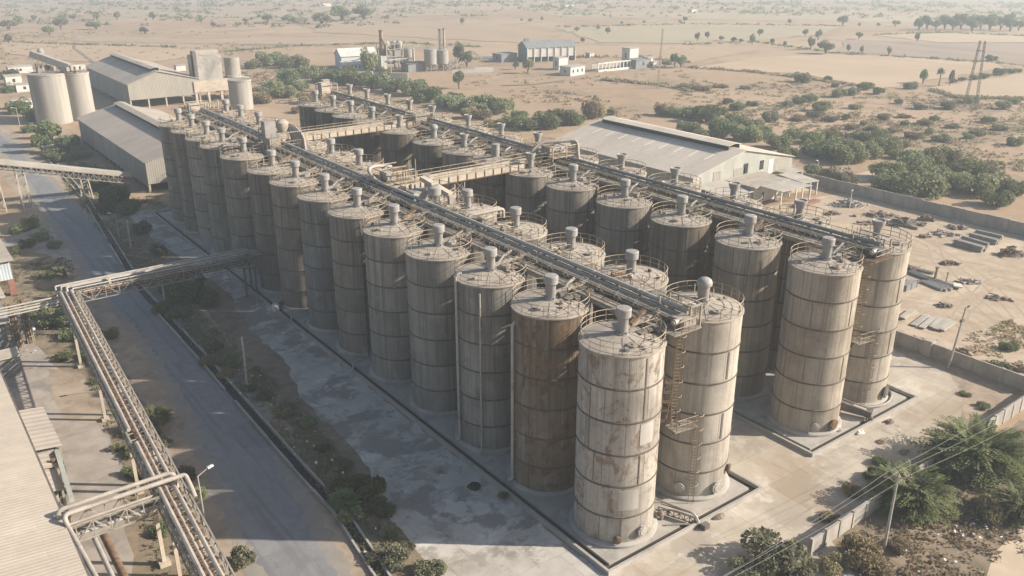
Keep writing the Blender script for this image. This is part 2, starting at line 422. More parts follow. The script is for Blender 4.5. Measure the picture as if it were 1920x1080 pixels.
M['shoulder'] = sheet_mat('dusty_shoulder', [(.36, .285, .21), (.29, .225, .165), ((.20, .165, .125), .3, .5, .66, .7, None), ((.42, .35, .27), .12, .5, .7, .6, None)], .5, .05)
M['verge'] = sheet_mat('scrubby_soil', [(.26, .20, .14), (.19, .15, .105), ((.33, .25, .17), .12, .5, .64, .7, None), ((.13, .125, .075), .3, .52, .64, .7, None)], .8, .12)
M['dirt'] = sheet_mat('sandy_yard', [(.45, .36, .265), (.385, .30, .215), ((.20, .15, .10), 1.1, .56, .68, .7, None), ((.30, .22, .15), .35, .5, .62, .6, (1, .35, 1)), ((.36, .28, .20), .06, .5, .68, .6, None), ((.58, .48, .36), .15, .52, .68, .6, (.4, 1, 1)), ((.33, .25, .17), .6, .60, .74, .5, None)], .25, .08)
M['leftyard'] = sheet_mat('left_yard', [(.37, .32, .27), (.29, .25, .21), ((.19, .17, .145), .2, .5, .64, .7, None)], .4, .04)
M['far_track'] = sheet_mat('pale_track', [(.52, .42, .31), (.46, .365, .265)], .4, .05)

# ------------------------------------------------------------------ camera, light, sky, haze
cam = bpy.data.cameras.new('camera'); co = bpy.data.objects.new('camera', cam); COL.objects.link(co)
co.location = CAM; co.rotation_euler = (PI/2-PIT, 0, -PHI)
cam.sensor_width = 36; cam.lens = F/1920*36; cam.clip_end = 16000; cam.clip_start = .5
S.camera = co
SUN_AZ = math.radians(-2.0)-PHI      # angle of the direction to the sun, from +x
SUN_EL = math.radians(27.5)
sd = Vector((math.cos(SUN_AZ)*math.cos(SUN_EL), math.sin(SUN_AZ)*math.cos(SUN_EL), math.sin(SUN_EL)))
sun = bpy.data.lights.new('sun', 'SUN'); so = bpy.data.objects.new('sun', sun); COL.objects.link(so)
sun.energy = 5.0; sun.angle = math.radians(.55); sun.color = (1, .915, .80)
so.rotation_euler = sd.to_track_quat('Z', 'Y').to_euler(); so.location = (60, -60, 80)
w = bpy.data.worlds.new('World'); S.world = w; w.use_nodes = True
bg = w.node_tree.nodes['Background']; sky = w.node_tree.nodes.new('ShaderNodeTexSky')
sky.sky_type = 'NISHITA'; sky.sun_disc = False; sky.sun_elevation = SUN_EL
sky.sun_rotation = math.atan2(sd.x, sd.y); sky.dust_density = 2.0; sky.air_density = 1.0
w.node_tree.links.new(sky.outputs[0], bg.inputs[0]); bg.inputs[1].default_value = .08
S.view_settings.view_transform = 'Standard'; S.view_settings.look = 'None'; S.view_settings.exposure = .84; S.view_settings.gamma = 1
S.cycles.max_bounces = 5; S.cycles.diffuse_bounces = 3; S.cycles.glossy_bounces = 2; S.cycles.transmission_bounces = 2
S.cycles.volume_bounces = 0; S.cycles.transparent_max_bounces = 4; S.cycles.use_denoising = True
S.cycles.caustics_reflective = False; S.cycles.caustics_refractive = False

def struct(name, mb, m, smooth=False): return tag(mb.build(name, m, smooth=smooth), kind='structure')

HAZE_D = .00058
hz = MB().bx(-6100, 6100, -6100, 6100, -166.0, 56)
mh = bpy.data.materials.new('haze'); mh.use_nodes = True; nt = mh.node_tree; nt.nodes.clear()
out = nt.nodes.new('ShaderNodeOutputMaterial'); pv = nt.nodes.new('ShaderNodeVolumePrincipled')
pv.inputs['Density'].default_value = HAZE_D; pv.inputs['Color'].default_value = (.86, .95, 1.0, 1); pv.inputs['Anisotropy'].default_value = .15
nt.links.new(pv.outputs[0], out.inputs['Volume'])
tag(hz.build('haze', mh, smooth=False), kind='stuff')

# ------------------------------------------------------------------ ground, road, yards
gm = MB(); rad = [0, 380]+[380+25*k for k in range(1, 60)]+[1900, 2100, 2400, 2800, 3300, 4000, 5000, 6000]; NS = 192
gm.v = [(10, 60, 0)]+[(10+r*math.cos(2*PI*k/NS), 60+r*math.sin(2*PI*k/NS), terra(10+r, 60)) for r in rad[1:] for k in range(NS)]
gm.f = [(0, 1+k, 1+(k+1) % NS) for k in range(NS)]+[(1+j*NS+k, 1+(j+1)*NS+k, 1+(j+1)*NS+(k+1) % NS, 1+j*NS+(k+1) % NS) for j in range(len(rad)-2) for k in range(NS)]
gm.uv = [None]*len(gm.f)
struct('ground', gm, M['ground'])

def wob(pts, amp, n, z, closed=True, seed=0):
    """ragged outline: subdivide and jitter"""
    rs = random.Random(seed); out = []
    m = len(pts)
    for i in range(m if closed else m-1):
        a = Vector(pts[i][:2]); b = Vector(pts[(i+1) % m][:2])
        k = max(1, int((b-a).length/n)); nrm = Vector((-(b-a).y, (b-a).x)).normalized() if (b-a).length > 0 else Vector((0, 0))
        for j in range(k):
            q = a.lerp(b, j/k)+nrm*(rs.uniform(-amp, amp)); out.append((q.x, q.y, z))
    return out

from mathutils.geometry import tessellate_polygon
def sheet(name, pts, z, m, amp=0, n=1.5, seed=0):
    o = wob(pts, amp, n, z, True, seed) if amp else [(p[0], p[1], z) for p in pts]
    tri = [tuple(t) for t in tessellate_polygon([[Vector(p) for p in o]])]
    if max(math.hypot(p[0]-10, p[1]-60) for p in o) > 370:   # drape over the falling ground
        work = [tuple(o[i] for i in t) for t in tri]; o = []; tri = []; idx = {}
        def vi(p):
            if p not in idx: idx[p] = len(o); o.append((p[0], p[1], z+terra(p[0], p[1])))
            return idx[p]
        while work:
            a, b, c = work.pop()
            e = [(math.hypot(a[0]-b[0], a[1]-b[1]), 0), (math.hypot(b[0]-c[0], b[1]-c[1]), 1), (math.hypot(c[0]-a[0], c[1]-a[1]), 2)]
            L, k = max(e)
            if L < 30: tri.append((vi(a), vi(b), vi(c))); continue
            a, b, c = ((a, b, c), (b, c, a), (c, a, b))[k]; m_ = ((a[0]+b[0])/2, (a[1]+b[1])/2, z)
            work += [(a, m_, c), (m_, b, c)]
    mb = MB(); mb.add(o, [tuple(t) for t in tri])
    # faces up
    mb.f = [f if (Vector(o[f[1]])-Vector(o[f[0]])).cross(Vector(o[f[2]])-Vector(o[f[0]])).z > 0 else (f[0], f[2], f[1]) for f in mb.f]
    return struct(name, mb, m)

P = lambda *uv: [tuple(at(u, v)[:2]) for u, v in uv]
# ground layers
sheet('scrub_verge', P((60, 420), (150, 330), (290, 400), (440, 560), (560, 680), (680, 830), (760, 930), (860, 1060), (1000, 1180), (300, 1180), (-60, 800), (-60, 560)), .004, M['verge'], .5, 2, 1)
sheet('left_yard', P((-150, 640), (60, 640), (190, 770), (235, 900), (250, 1200), (-200, 1200)), .008, M['leftyard'], .4, 2, 2)
sheet('left_path', P((90, 690), (150, 700), (215, 760), (330, 770), (330, 800), (215, 800), (120, 790)), .011, M['shoulder'], .5, 1.5, 3)
road_L = [(-60, 250), (20, 300), (70, 380), (130, 460), (175, 540), (240, 610), (300, 690), (345, 780), (400, 900), (470, 1070), (520, 1190)]
road_R = [(730, 1190), (640, 1070), (560, 915), (500, 800), (440, 690), (380, 610), (300, 525), (215, 445), (150, 390), (95, 335), (20, 262), (-60, 205)]
sh_L = [(-90, 275), (0, 320), (40, 390), (95, 470), (130, 540), (185, 610), (240, 700), (285, 790), (330, 900), (390, 1070), (430, 1190)]
sh_R = [(800, 1190), (700, 1070), (610, 925), (545, 810), (480, 700), (410, 610), (325, 525), (245, 445), (180, 390), (120, 335), (50, 262), (-40, 200)]
sheet('road_shoulder', P(*sh_L, *sh_R), .014, M['shoulder'], .35, 1.5, 4)
sheet('road', P(*road_L, *road_R), .020, M['asphalt'], .12, 1.2, 5)
for nm, ed, sg, sd2 in (('dust_edge', road_L, 1, 41), ('dust_edge', road_R, -1, 42)):
    inner = []; outer = []
    ps = [Vector(q) for q in P(*ed)]; cen = sg if ed is road_L else -1
    for i, q in enumerate(ps):
        t_ = (ps[min(i+1, len(ps)-1)]-ps[max(i-1, 0)]).normalized(); nn = Vector((-t_.y, t_.x))
        if ed is road_L: nn = -nn if nn.x < 0 else nn
        else: nn = nn if nn.x < 0 else -nn
        inner.append(tuple(q+nn*.75)); outer.append(tuple(q-nn*.6))
    sheet(nm, inner+outer[::-1], .0225, M['dust'], .45, .7, sd2)
sheet('side_road', P((20, 262), (-60, 205), (-60, 230), (0, 250)), .024, M['shoulder'], .2, 1.5, 5)
sheet('side_lane', P((0, 455), (75, 425), (120, 445), (180, 480), (130, 490), (60, 470), (0, 475)), .017, M['leftyard'], .3, 1.2, 6)
sheet('concrete_yard', P((238, 400), (280, 392), (345, 388), (350, 420)) + [(-5.3, 118), (-5.3, -5.3)] + P((1020, 1120), (830, 1090), (770, 1010), (700, 950), (690, 880), (620, 800), (560, 745), (545, 690), (470, 620), (430, 550), (330, 480), (280, 440)), .010, M['yard'], .35, 1.4, 7)
apron = [(-5.3, -5.3), (-5.3, -22), (8, -22), (14, -13.2), (52, -12.4)] + P((1800, 790), (1806, 745), (1780, 700), (1715, 672), (1672, 655)) + [(55.5, 8), (46, 20), (44, 126), (-5.3, 126)]
sheet('concrete_apron', apron, .0125, M['apron'], .1, 2, 8)
sheet('dirt_yard', [(56.5, 6), (57, -11.5), (117.5, -11.5), (117.5, 54), (96, 58), (86, 66), (50, 66), (50, 10)], .005, M['dirt'], .3, 3, 9)
sheet('dirt_lane', P((1480, 345), (1560, 335), (1640, 318), (1690, 300), (1700, 312), (1640, 335), (1560, 352), (1480, 362)), .006, M['far_track'], .5, 3, 10)
sheet('apron_soil', [(44, -10.5), (49, -12.2), (56.2, -11.9), (56.3, 10), (52, 9), (50, -1), (48, -7)], .0065, M['shoulder'], .3, 1.2, 14)
sheet('corner_path', P((1920, 985), (1870, 1030), (1840, 1090), (1990, 1140), (2000, 1000)), .006, M['far_track'], .3, 1, 11)
sheet('bare_strip', P((1330, 1090), (1500, 1030), (1700, 905), (1915, 790), (2100, 760), (2100, 1180), (1400, 1180)), .003, M['verge'], .4, 2, 12)

# fields far off
def field(name, px, c1, c2, z, amp=2, seed=0, n=8):
    m = sheet_mat(name+'_soil', [c1, c2, (tuple(x*.78 for x in c1), .03, .5, .7, .5, (1, .25, 1))], .02, 0)
    return sheet(name, P(*px), z+.12, m, amp, n, seed)
field('stubble_field', [(1300, 128), (1420, 108), (1560, 102), (1700, 108), (1860, 118), (1880, 130), (1650, 166), (1490, 138)], (.455, .34, .23), (.40, .295, .195), .03, 2, 21)
field('pale_field', [(1640, 66), (1800, 62), (1960, 70), (1960, 80), (1760, 80)], (.45, .35, .24), (.41, .315, .215), .05, 2, 22)
field('ploughed_field', [(1590, 75), (1760, 81), (1960, 82), (1960, 128), (1860, 116), (1700, 106), (1560, 98)], (.29, .22, .17), (.33, .25, .185), .035, 2, 23)
field('tan_field', [(1745, 165), (1920, 138), (1990, 140), (1990, 186), (1790, 182)], (.45, .345, .235), (.41, .31, .21), .03, 1.5, 24)
field('green_field', [(1040, 52), (1300, 46), (1580, 50), (1540, 66), (1420, 76), (1290, 82), (1120, 80)], (.335, .285, .185), (.37, .30, .195), .05, 2, 25)
field('grey_field', [(560, 44), (830, 40), (1000, 56), (1060, 84), (820, 74), (590, 60)], (.37, .27, .18), (.34, .25, .165), .05, 3, 26)
field('brown_field', [(110, 66), (380, 74), (600, 70), (760, 78), (560, 84), (330, 82), (150, 78)], (.34, .255, .185), (.38, .285, .20), .04, 2, 27)
field('sandy_field', [(0, 78), (120, 84), (330, 90), (400, 100), (250, 122), (100, 112), (0, 100)], (.42, .31, .21), (.38, .28, .185), .03, 2, 28)
field('red_field', [(880, 95), (1000, 86), (1280, 86), (1430, 92), (1300, 118), (1200, 108), (900, 110)], (.40, .29, .195), (.37, .265, .175), .04, 2, 29)
field('far_dark_field', [(280, 18), (700, 20), (900, 28), (600, 34), (200, 32)], (.33, .26, .18), (.36, .28, .19), .06, 4, 30)
field('far_green_field', [(1000, 22), (1500, 26), (1900, 34), (1700, 44), (1300, 36), (1050, 32)], (.35, .28, .19), (.39, .31, .205), .06, 4, 31)
mb = MB()
def ribbon(pts, w):
    ps = [at(u, v, .22) for u, v in pts]; vs = []
    for i, p in enumerate(ps):
        t = (ps[min(i+1, len(ps)-1)]-ps[max(i-1, 0)]).normalized(); nn = Vector((-t.y, t.x, 0))*w/2
        vs += [p-nn, p+nn]
    mb.add(vs, [(2*i, 2*i+1, 2*i+3, 2*i+2) for i in range(len(ps)-1)])
ribbon([(140, 80), (138, 90), (150, 98), (160, 106), (178, 118)], 1.6)
ribbon([(1170, 148), (1230, 158), (1290, 170), (1330, 172)], 1.2)
ribbon([(940, 160), (1000, 158), (1060, 150)], 1.4)
mb.f = [f if True else f for f in mb.f]
struct('field_tracks', mb, sheet_mat('dark_track', [(.19, .15, .11), (.24, .19, .14)], .3, 0))

# plinths with a kerb and a channel, one per block
def plinth(x0, x1, y0, y1, word):
    mb = MB().bx(x0+.95, x1-.95, y0+.95, y1-.95, .0, .22)
    struct('silo_plinth', mb, M['plinth'])
    k = MB()
    k.bx(x0, x0+.26, y0, y1, 0, .42); k.bx(x1-.26, x1, y0, y1, 0, .42)
    k.bx(x0+.26, x1-.26, y0, y0+.26, 0, .42); k.bx(x0+.26, x1-.26, y1-.26, y1, 0, .42)
    struct('plinth_kerb', k, M['concrete'])
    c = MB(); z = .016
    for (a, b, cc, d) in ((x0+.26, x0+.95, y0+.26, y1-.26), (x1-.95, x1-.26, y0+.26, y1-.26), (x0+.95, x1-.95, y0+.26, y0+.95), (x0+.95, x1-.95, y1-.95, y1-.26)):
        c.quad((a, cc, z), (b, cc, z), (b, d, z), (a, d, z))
    struct('plinth_channel', c, basic('shaded_channel', (.055, .045, .035), (.08, .06, .045), .6, world=True))  # near-black bed: the shade of the channel's depth is put into its colour
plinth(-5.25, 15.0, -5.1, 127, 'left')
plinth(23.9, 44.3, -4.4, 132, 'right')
# roadside drain: two low walls with a dark bed
dl = [at(*q) for q in [(95, 300), (160, 372), (265, 545), (320, 606), (380, 672), (470, 775), (560, 878), (640, 965), (712, 1075), (780, 1190)]]
k = MB(); bed = MB()
for a, b in zip(dl, dl[1:]):
    t = (b-a).normalized(); nn = Vector((-t.y, t.x, 0))
    for s_, hh in ((-.55, .34), (.55, .40)):
        L = (b-a).length; nseg = max(1, int(L/3.2))
        for i in range(nseg):
            if random.random() < .12: continue
            p0 = a.lerp(b, i/nseg)+nn*s_; p1 = a.lerp(b, (i+.985)/nseg)+nn*s_
            h2 = hh*random.uniform(.8, 1.15)
            k.beam(p0+Vector((0, 0, h2/2)), p1+Vector((0, 0, h2/2)), .2, h2)
    bed.quad(a-nn*.45+Vector((0, 0, .028)), b-nn*.45+Vector((0, 0, .028)), b+nn*.45+Vector((0, 0, .028)), a+nn*.45+Vector((0, 0, .028)))
struct('drain_kerb', k, M['concrete'])
struct('drain_bed', bed, M['dark'])
b = MB()
def rut(pts, z=.0095):
    ps = []
    for i in range(len(pts)-1):
        p0 = Vector(pts[max(0, i-1)]); p1 = Vector(pts[i]); p2 = Vector(pts[i+1]); p3 = Vector(pts[min(len(pts)-1, i+2)])
        for k in range(8):
            t_ = k/8; ps.append(.5*((2*p1)+(p2-p0)*t_+(2*p0-5*p1+4*p2-p3)*t_*t_+(3*p1-p0-3*p2+p3)*t_**3))
    for off in (-.95, .95):
        vs = []
        for i, q in enumerate(ps):
            d_ = (ps[min(i+1, len(ps)-1)]-ps[max(i-1, 0)]).normalized(); nn = Vector((-d_.y, d_.x)); w_ = .16+.07*math.sin(i*1.7)
            for e in (-w_, w_): c_ = q+nn*(off+e); vs.append((c_.x, c_.y, z))
        b.add(vs, [(2*i, 2*i+2, 2*i+3, 2*i+1) for i in range(len(ps)-1)])
W = lambda *uv: [tuple(at(u, v)[:2]) for u, v in uv]
rut(W((1915, 640), (1860, 590), (1800, 540), (1760, 490), (1740, 455), (1650, 430), (1560, 395)))
rut(W((1915, 600), (1880, 560), (1835, 520), (1760, 470), (1700, 440), (1600, 410)), .0102)
rut(W((1900, 520), (1860, 530), (1830, 560), (1800, 600), (1860, 650)), .0108)
rut(W((1680, 560), (1760, 570), (1850, 600), (1915, 660)), .0112)
b.f = [f[::-1] if (Vector(b.v[f[1]])-Vector(b.v[f[0]])).cross(Vector(b.v[f[2]])-Vector(b.v[f[0]])).z < 0 else f for f in b.f]
struct('wheel_ruts', b, sheet_mat('rut_soil', [(.33, .255, .185), (.38, .30, .215)], .8, .03))
# low kerb blocks on the near side of the road
k = MB()
for (u0, v0, u1, v1) in [(160, 625, 170, 640), (205, 690, 260, 770), (310, 840, 322, 862), (385, 990, 420, 1060), (170, 590, 200, 640), (100, 440, 106, 455)]:
    a, b = at(u0, v0, .2), at(u1, v1, .2); k.beam(a, b, .25, .4)
struct('broken_kerb', k, M['concrete'])
# concrete upstands on the strip between road and yard

# ------------------------------------------------------------------ silos
H, R = 18.56, 3.6
def vent_meshes(kind):
    st = MB(); cp = MB()
    if kind == 'drum':
        st.lathe([(.62, 0), (.62, .10), (.47, .14), (.46, 1.42), (.60, 1.60)], 20)
        cp.lathe([(.50, 1.42), (.66, 1.58), (.67, 2.26), (.60, 2.34), (0, 2.37)], 20)
    elif kind == 'funnel':
        st.lathe([(.6, 0), (.6, .10), (.45, .14), (.43, 1.30), (.5, 1.42)], 20)
        cp.lathe([(.44, 1.25), (.72, 1.95), (.73, 2.24), (.66, 2.24), (.60, 2.12), (0, 2.10)], 20)
    elif kind == 'dome':
        st.lathe([(.66, 0), (.66, .12), (.50, .16), (.49, 1.55), (.52, 1.62)], 20)
        cp.lathe([(.50, 1.55), (.70, 1.66), (.72, 1.90), (.62, 2.16), (.40, 2.32), (0, 2.38)], 20)
    else:  # plain
        st.lathe([(.75, 0), (.75, .1), (.62, .14), (.62, 1.9)], 20)
        cp.lathe([(.65, 1.86), (.66, 2.05), (0, 2.15)], 20)
    for k in range(8):
        a = 2*PI*k/8; st.box((.56*math.cos(a), .56*math.sin(a), .2), (.05, .16, .22), rz=a)
    return st, cp

def silo_proto(kind):
    t = thing('grain_silo', 'silo', 'silo')
    sh = MB(); n = 72
    prof = [(R, .22), (R, H*.25), (R, H*.5), (R, H*.75), (R, H)]
    sh.lathe(prof, n, uvscale=2*PI*R); sh.f = sh.f[:-2]; sh.uv = sh.uv[:-2]
    sh.build('shell', M['silo'], t)
    b = MB().lathe([(R+.42, .2), (R+.42, .44), (R+.36, .50), (R+.02, .58)], 48); b.f = b.f[:-2]; b.uv = b.uv[:-2]
    b.build('base_ring', M['plinth'], t)
    hm = MB().lathe([(R+.005, -.09), (R+.075, -.05), (R+.075, .03), (R+.005, .06)], 60); hm.f = hm.f[:-2]; hm.uv = hm.uv[:-2]
    for i in range(5):
        if i == 0: h0 = hm.build('hoop', M['hoop'], t); o = h0
        else:
            o = h0.copy(); COL.objects.link(o)
        o.location = (0, 0, 3.2+3.094*i)
    r = MB().lathe([(R+.02, H-.12), (R+.10, H-.10), (R+.10, H+.02), (R-.02, H+.05), (R*.5, H+.30), (.85, H+.46), (0, H+.47)], 60)
    r.f = r.f[:-1]; r.uv = r.uv[:-1]
    for k in range(10):
        a = 2*PI*k/10+.2
        r.beam((.9*math.cos(a), .9*math.sin(a), H+.47), ((R-.1)*math.cos(a), (R-.1)*math.sin(a), H+.065), .05, .035)
    r.build('roof', M['roof_dust'], t)
    if kind != 'none':
        st, cp = vent_meshes(kind)
        v = st.build('vent', M['vent'], t, loc=(0, 0, H+.45)); cp.build('vent_cap', M['vent'], v)
    return t

M['hoop'] = basic('hoop_steel', (.15, .125, .10), (.10, .08, .06), 1.5)
def rail_mesh(a0, a1):
    mb = MB()
    for z, rr in ((1.12, .036), (.62, .03), (.14, .03)): mb.ring(R-.06, H+.05+z, rr, 48, a0, a1)
    n = max(3, int(20*(a1-a0)/(2*PI)))
    for k in range(n+1):
        a = a0+(a1-a0)*k/n
        p = Vector(((R-.06)*math.cos(a), (R-.06)*math.sin(a), H))
        mb.tube([p, p+Vector((0, 0, 1.17))], .036, 4)
    return mb
def first(mb, name, m):  # a mesh kept for sharing
    o = mb.build(name, m); me = o.data; bpy.data.objects.remove(o); return me
RAIL = {'full': first(rail_mesh(0, 2*PI), 'railing', M['rail']),
        'front': first(rail_mesh(PI*.55, PI*2.05), 'railing', M['rail']),
        'left': first(rail_mesh(PI*.45, PI*1.55), 'railing', M['rail']),
        'right': first(rail_mesh(-PI*.62, PI*.62), 'railing', M['rail'])}
def inlet_parts():
    out = []
    c = MB().tube([(1.0, .35, H+.7), (2.2, .8, H+1.3), (3.3, 1.0, H+1.55)], .14, 8); d = MB().box((1.5, -.5, H+.62), (.9, .7, .5), .4)
    out.append([('inlet_chute', c, 'steel'), ('valve_box', d, 'steel')])
    c = MB().tube([(1.9, .5, H+.5), (2.6, .7, H+1.2), (3.4, .7, H+1.5)], .16, 8); d = MB().tube([(.7, -.3, H+.75), (1.5, -.3, H+.75)], .3, 10)
    out.append([('inlet_chute', c, 'pipe_tan'), ('blower', d, 'steel_dark')])
    c = MB().beam((1.1, .2, H+.9), (3.4, .9, H+1.4), .35, .25); d = MB().tube([(.75, .7, H+.6), (1.25, 1.1, H+.6)], .26, 10)
    out.append([('inlet_chute', c, 'rust'), ('blower', d, 'steel')])
    c = MB().tube([(1.3, .2, H+.6), (1.8, .3, H+.8), (3.4, .4, H+1.4)], .13, 8); d = MB().box((1.3, -.6, H+.62), (1.1, .5, .5), .5)
    out.append([('inlet_chute', c, 'steel'), ('valve_box', d, 'junk_pale')])
    return [[(n, first(m_, n, M[k])) for n, m_, k in o] for o in out]
INLET = inlet_parts()
BOXES = [first(MB().box((0, 0, .15), (.42, .3, .3)), 'junction_box', M['steel']), first(MB().lathe([(.2, 0), (.2, .35), (.12, .42), (0, .44)], 10), 'roof_nozzle', M['junk'])]
hb = MB(); hb.lathe([(.34, 0), (.34, .22), (.42, .22), (.42, .3), (0, .33)], 14); hb.tube([(-.3, 0, .36), (.3, 0, .36)], .03, 4)
HATCH = first(hb, 'roof_hatch', M['steel'])
gb = MB()
def arc(p0, p1, p2, n=6): # quadratic corner
    p0, p1, p2 = Vector(p0), Vector(p1), Vector(p2); return [p0*(1-t)**2+p1*2*t*(1-t)+p2*t*t for t in [i/n for i in range(n+1)]]
gb.tube([(0, 0, 0)]+arc((0, 0, 1.1), (0, 0, 1.5), (.4, 0, 1.5))+arc((1.0, 0, 1.5), (1.4, 0, 1.5), (1.4, 0, 1.1))+[(1.4, 0, 0)], .11, 8)
GOOSE = first(gb, 'gooseneck_pipe', M['pipe_tan'])
jb = MB()
for k in range(14):
    a = random.uniform(0, 6.28); q = random.uniform(1.2, 3.2); b2 = a+random.uniform(-1.2, 1.2); q2 = random.uniform(1.2, 3.3)
    z = H+.5-.14*q
    jb.tube([(q*math.cos(a), q*math.sin(a), z+.03), (q2*math.cos(b2), q2*math.sin(b2), H+.5-.14*q2+.05)], .045, 4)
for k in range(5):
    a = random.uniform(0, 6.28); q = random.uniform(1.5, 3.0); jb.tube([(q*math.cos(a), q*math.sin(a), H), (q*math.cos(a), q*math.sin(a), H+random.uniform(.6, 1.3))], .05, 4)
LINES = first(jb, 'roof_pipework', M['rail'])

PROTO = {k: silo_proto(k) for k in ('drum', 'funnel', 'dome', 'plain', 'none')}
used = set()
def link_mesh(name, me, parent, loc=(0, 0, 0), rz=0):
    o = bpy.data.objects.new(name, me); COL.objects.link(o); o.parent = parent; o.location = loc; o.rotation_euler = (0, 0, rz); return o

def place_silo(x, y, kind, row, i, look, rust, warm, pale, rail='full', side=1):
    p = PROTO[kind]
    if kind in used: t = copy_tree(p)
    else: t = p; kids(p); [kids(c) for c in kids(p)]; used.add(kind)
    t.location = (x, y, 0); t.rotation_euler = (0, 0, 0)
    rowname = {'A1': 'outer row beside the road', 'A2': 'second row behind the road row', 'B1': 'third row across the gap', 'B2': 'far row beside the dirt yard'}[row]
    pos = 'nearest' if i == 0 else nth(i+1)+' from the front'
    tag(t, f'{look} silo, {pos} in the {rowname}', 'silo', {'A': 'silos of the left block', 'B': 'silos of the right block'}[row[0]])
    return t, rust, warm, pale, rail, side

SILO = {}
rows = {
 'A1': (0.0, [0, 9.45, 18.9, 28.5, 38.1, 47.3, 56.4, 65.8, 74.2, 85.6, 95.2, 102.8, 110.8, 118.2]),
 'A2': (10.6, [.6, 9.9, 19.0, 28.8, 38.6, 47.9, 57.4, 67.1, 76.4, 86.6, 96.4, 106.0, 115.0, 122.8]),
 'B1': (29.6, [.8, 10.7, 20.8, 30.6, 40.8, 50.3, 59.0, 67.6, 76.7, 88.2, 98.4, 107.0, 114.8, 123.0]),
 'B2': (39.6, [1.3, 11.3, 21.2, 31.3, 41.7, 52, 61.2, 71.2, 81.2, 93.2, 101.6, 110.4, 119.3, 127.2])}
rs = random.Random(5)
for row, (x, ys) in rows.items():
    for i, y in enumerate(ys):
        kind = 'drum'; rail = 'full'
        rust, warm, pale = rs.uniform(.05, .6), rs.uniform(.0, .85), rs.uniform(.0, .55); look = None
        if row == 'A1':
            if i == 0: rust, warm, pale, look = .66, .42, .95, 'pale sunlit rust-patched'
            if i == 1: rust, warm, pale, look = .84, .95, .12, 'brown heavily rusted'
            if i == 2: rust, warm, pale, look = .45, .25, .4, 'grey silo with white downpipes,'
            if i == 3: rust, warm, pale = .1, .3, .35
            if i == 4: rust, warm, pale = .15, .5, .5
            if i in (5,): rust, warm, pale = .3, .7, .3
            if i in (9, 10, 11): rail = 'left'
            if i in (12, 13): rail = 'left'
        if row == 'A2':
            if i == 0: kind = 'dome'; rust, warm, pale, look = .12, .55, 1.0, 'pale cream'
            if i in (6, 9): kind = 'none'
        if row == 'B1':
            warm = rs.uniform(.5, 1)
            if i == 0: rust, warm, pale = .3, .9, .75
            if i == 1: rust, warm, pale = .4, .9, .5
            if i in (6,): kind = 'plain'
            if i in (7, 9): kind = 'funnel'
            if i == 8: kind = 'dome'
            if i in (5,): kind = 'funnel'
        if row == 'B2':
            kind = 'funnel'; warm = rs.uniform(.5, .9)
            if i == 0: rust, warm, pale = .25, .8, .9
        if look is None:
            look = ('pale ' if pale > .42 else '')+('rust-streaked ' if rust > .28 else 'weathered ')+('tan' if warm > .5 else 'grey')
        lab = place_silo(x, y, kind, row, i, look, rust, warm, pale)
        t = lab[0]
        if row == 'A1' and i == 2: t['label'] = 'grey silo with two white downpipes, third from the front beside the road'
        sd_ = 1 if row in ('A1', 'B1') else -1
        for c in t.children:
            if c.name.startswith('shell'): c['rust'], c['warm'], c['pale'] = float(rust), float(warm), float(pale)
        link_mesh('railing', RAIL[rail], t, (0, 0, 0), rs.uniform(0, .3) if rail == 'full' else 0)
        for nm, me in INLET[(i*3+ord(row[0])+ord(row[1])) % 4]: link_mesh(nm, me, t, (0, 0, 0), 0 if sd_ > 0 else PI)
        for k in range(3):
            a = rs.uniform(0, 6.28); q = rs.uniform(1.3, 2.9); j = rs.randrange(2); link_mesh(('junction_box', 'roof_nozzle')[j], BOXES[j], t, (q*math.cos(a), q*math.sin(a), H+.46-.135*q), a)
        a = rs.uniform(PI, 2*PI)
        link_mesh('roof_hatch', HATCH, t, (2.2*math.cos(a), 2.2*math.sin(a), H+.16), a)
        if not (row == 'A1' and i == 0): link_mesh('roof_pipework', LINES, t, (0, 0, 0), rs.uniform(0, 6.28))
        if (row, i) in (('A2', 0), ('A2', 1), ('B2', 1), ('A2', 4), ('B2', 3), ('B2', 4)):
            link_mesh('gooseneck_pipe', GOOSE, t, (1.2, 1.6, H+.1), .6)
        SILO[row, i] = t

def manhole(parent, ang, z, r=.42, m='pipe'):
    mb = MB(); mb.lathe([(r*1.0, 0), (r, .28), (r*1.25, .28), (r*1.25, .36), (r*.9, .38), (r*.85, .44), (0, .46)], 18)
    for k in range(8):
        a = 2*PI*k/8; mb.box((r*1.1*math.cos(a), r*1.1*math.sin(a), .39), (.06, .06, .08))
    o = mb.build('manhole', M[m], parent); o.location = ((R-.05)*math.cos(ang), (R-.05)*math.sin(ang), z); o.rotation_euler = (0, PI/2, ang); return o
VIEW = math.atan2(CAM.y, CAM.x)
def plate(parent, a0, a1, z0, z1, m, name='patch_plate', t_=.03):
    mb = MB(); n = max(2, int((a1-a0)*14)); vs = []
    for k in range(n+1):
        a = a0+(a1-a0)*k/n
        for r in (R+.004, R+t_):
            for z in (z0, z1): vs.append((r*math.cos(a), r*math.sin(a), z))
    fs = []
    for k in range(n):
        o = 4*k; fs += [(o+2, o+6, o+7, o+3), (o+3, o+7, o+5, o+1), (o+6, o+2, o, o+4)]
    fs += [(0, 2, 3, 1), (4*n+1, 4*n+3, 4*n+2, 4*n)]
    mb.add(vs, fs); return mb.build(name, M[m], parent)
M['plate_rust'] = basic('rust_plate', (.24, .135, .07), (.36, .27, .19), 1.4, stain=(.13, .075, .045))
M['plate_pale'] = basic('pale_plate', (.44, .42, .385), (.38, .345, .30), .8, stain=(.30, .24, .18), stretch=(1, 1, .3))
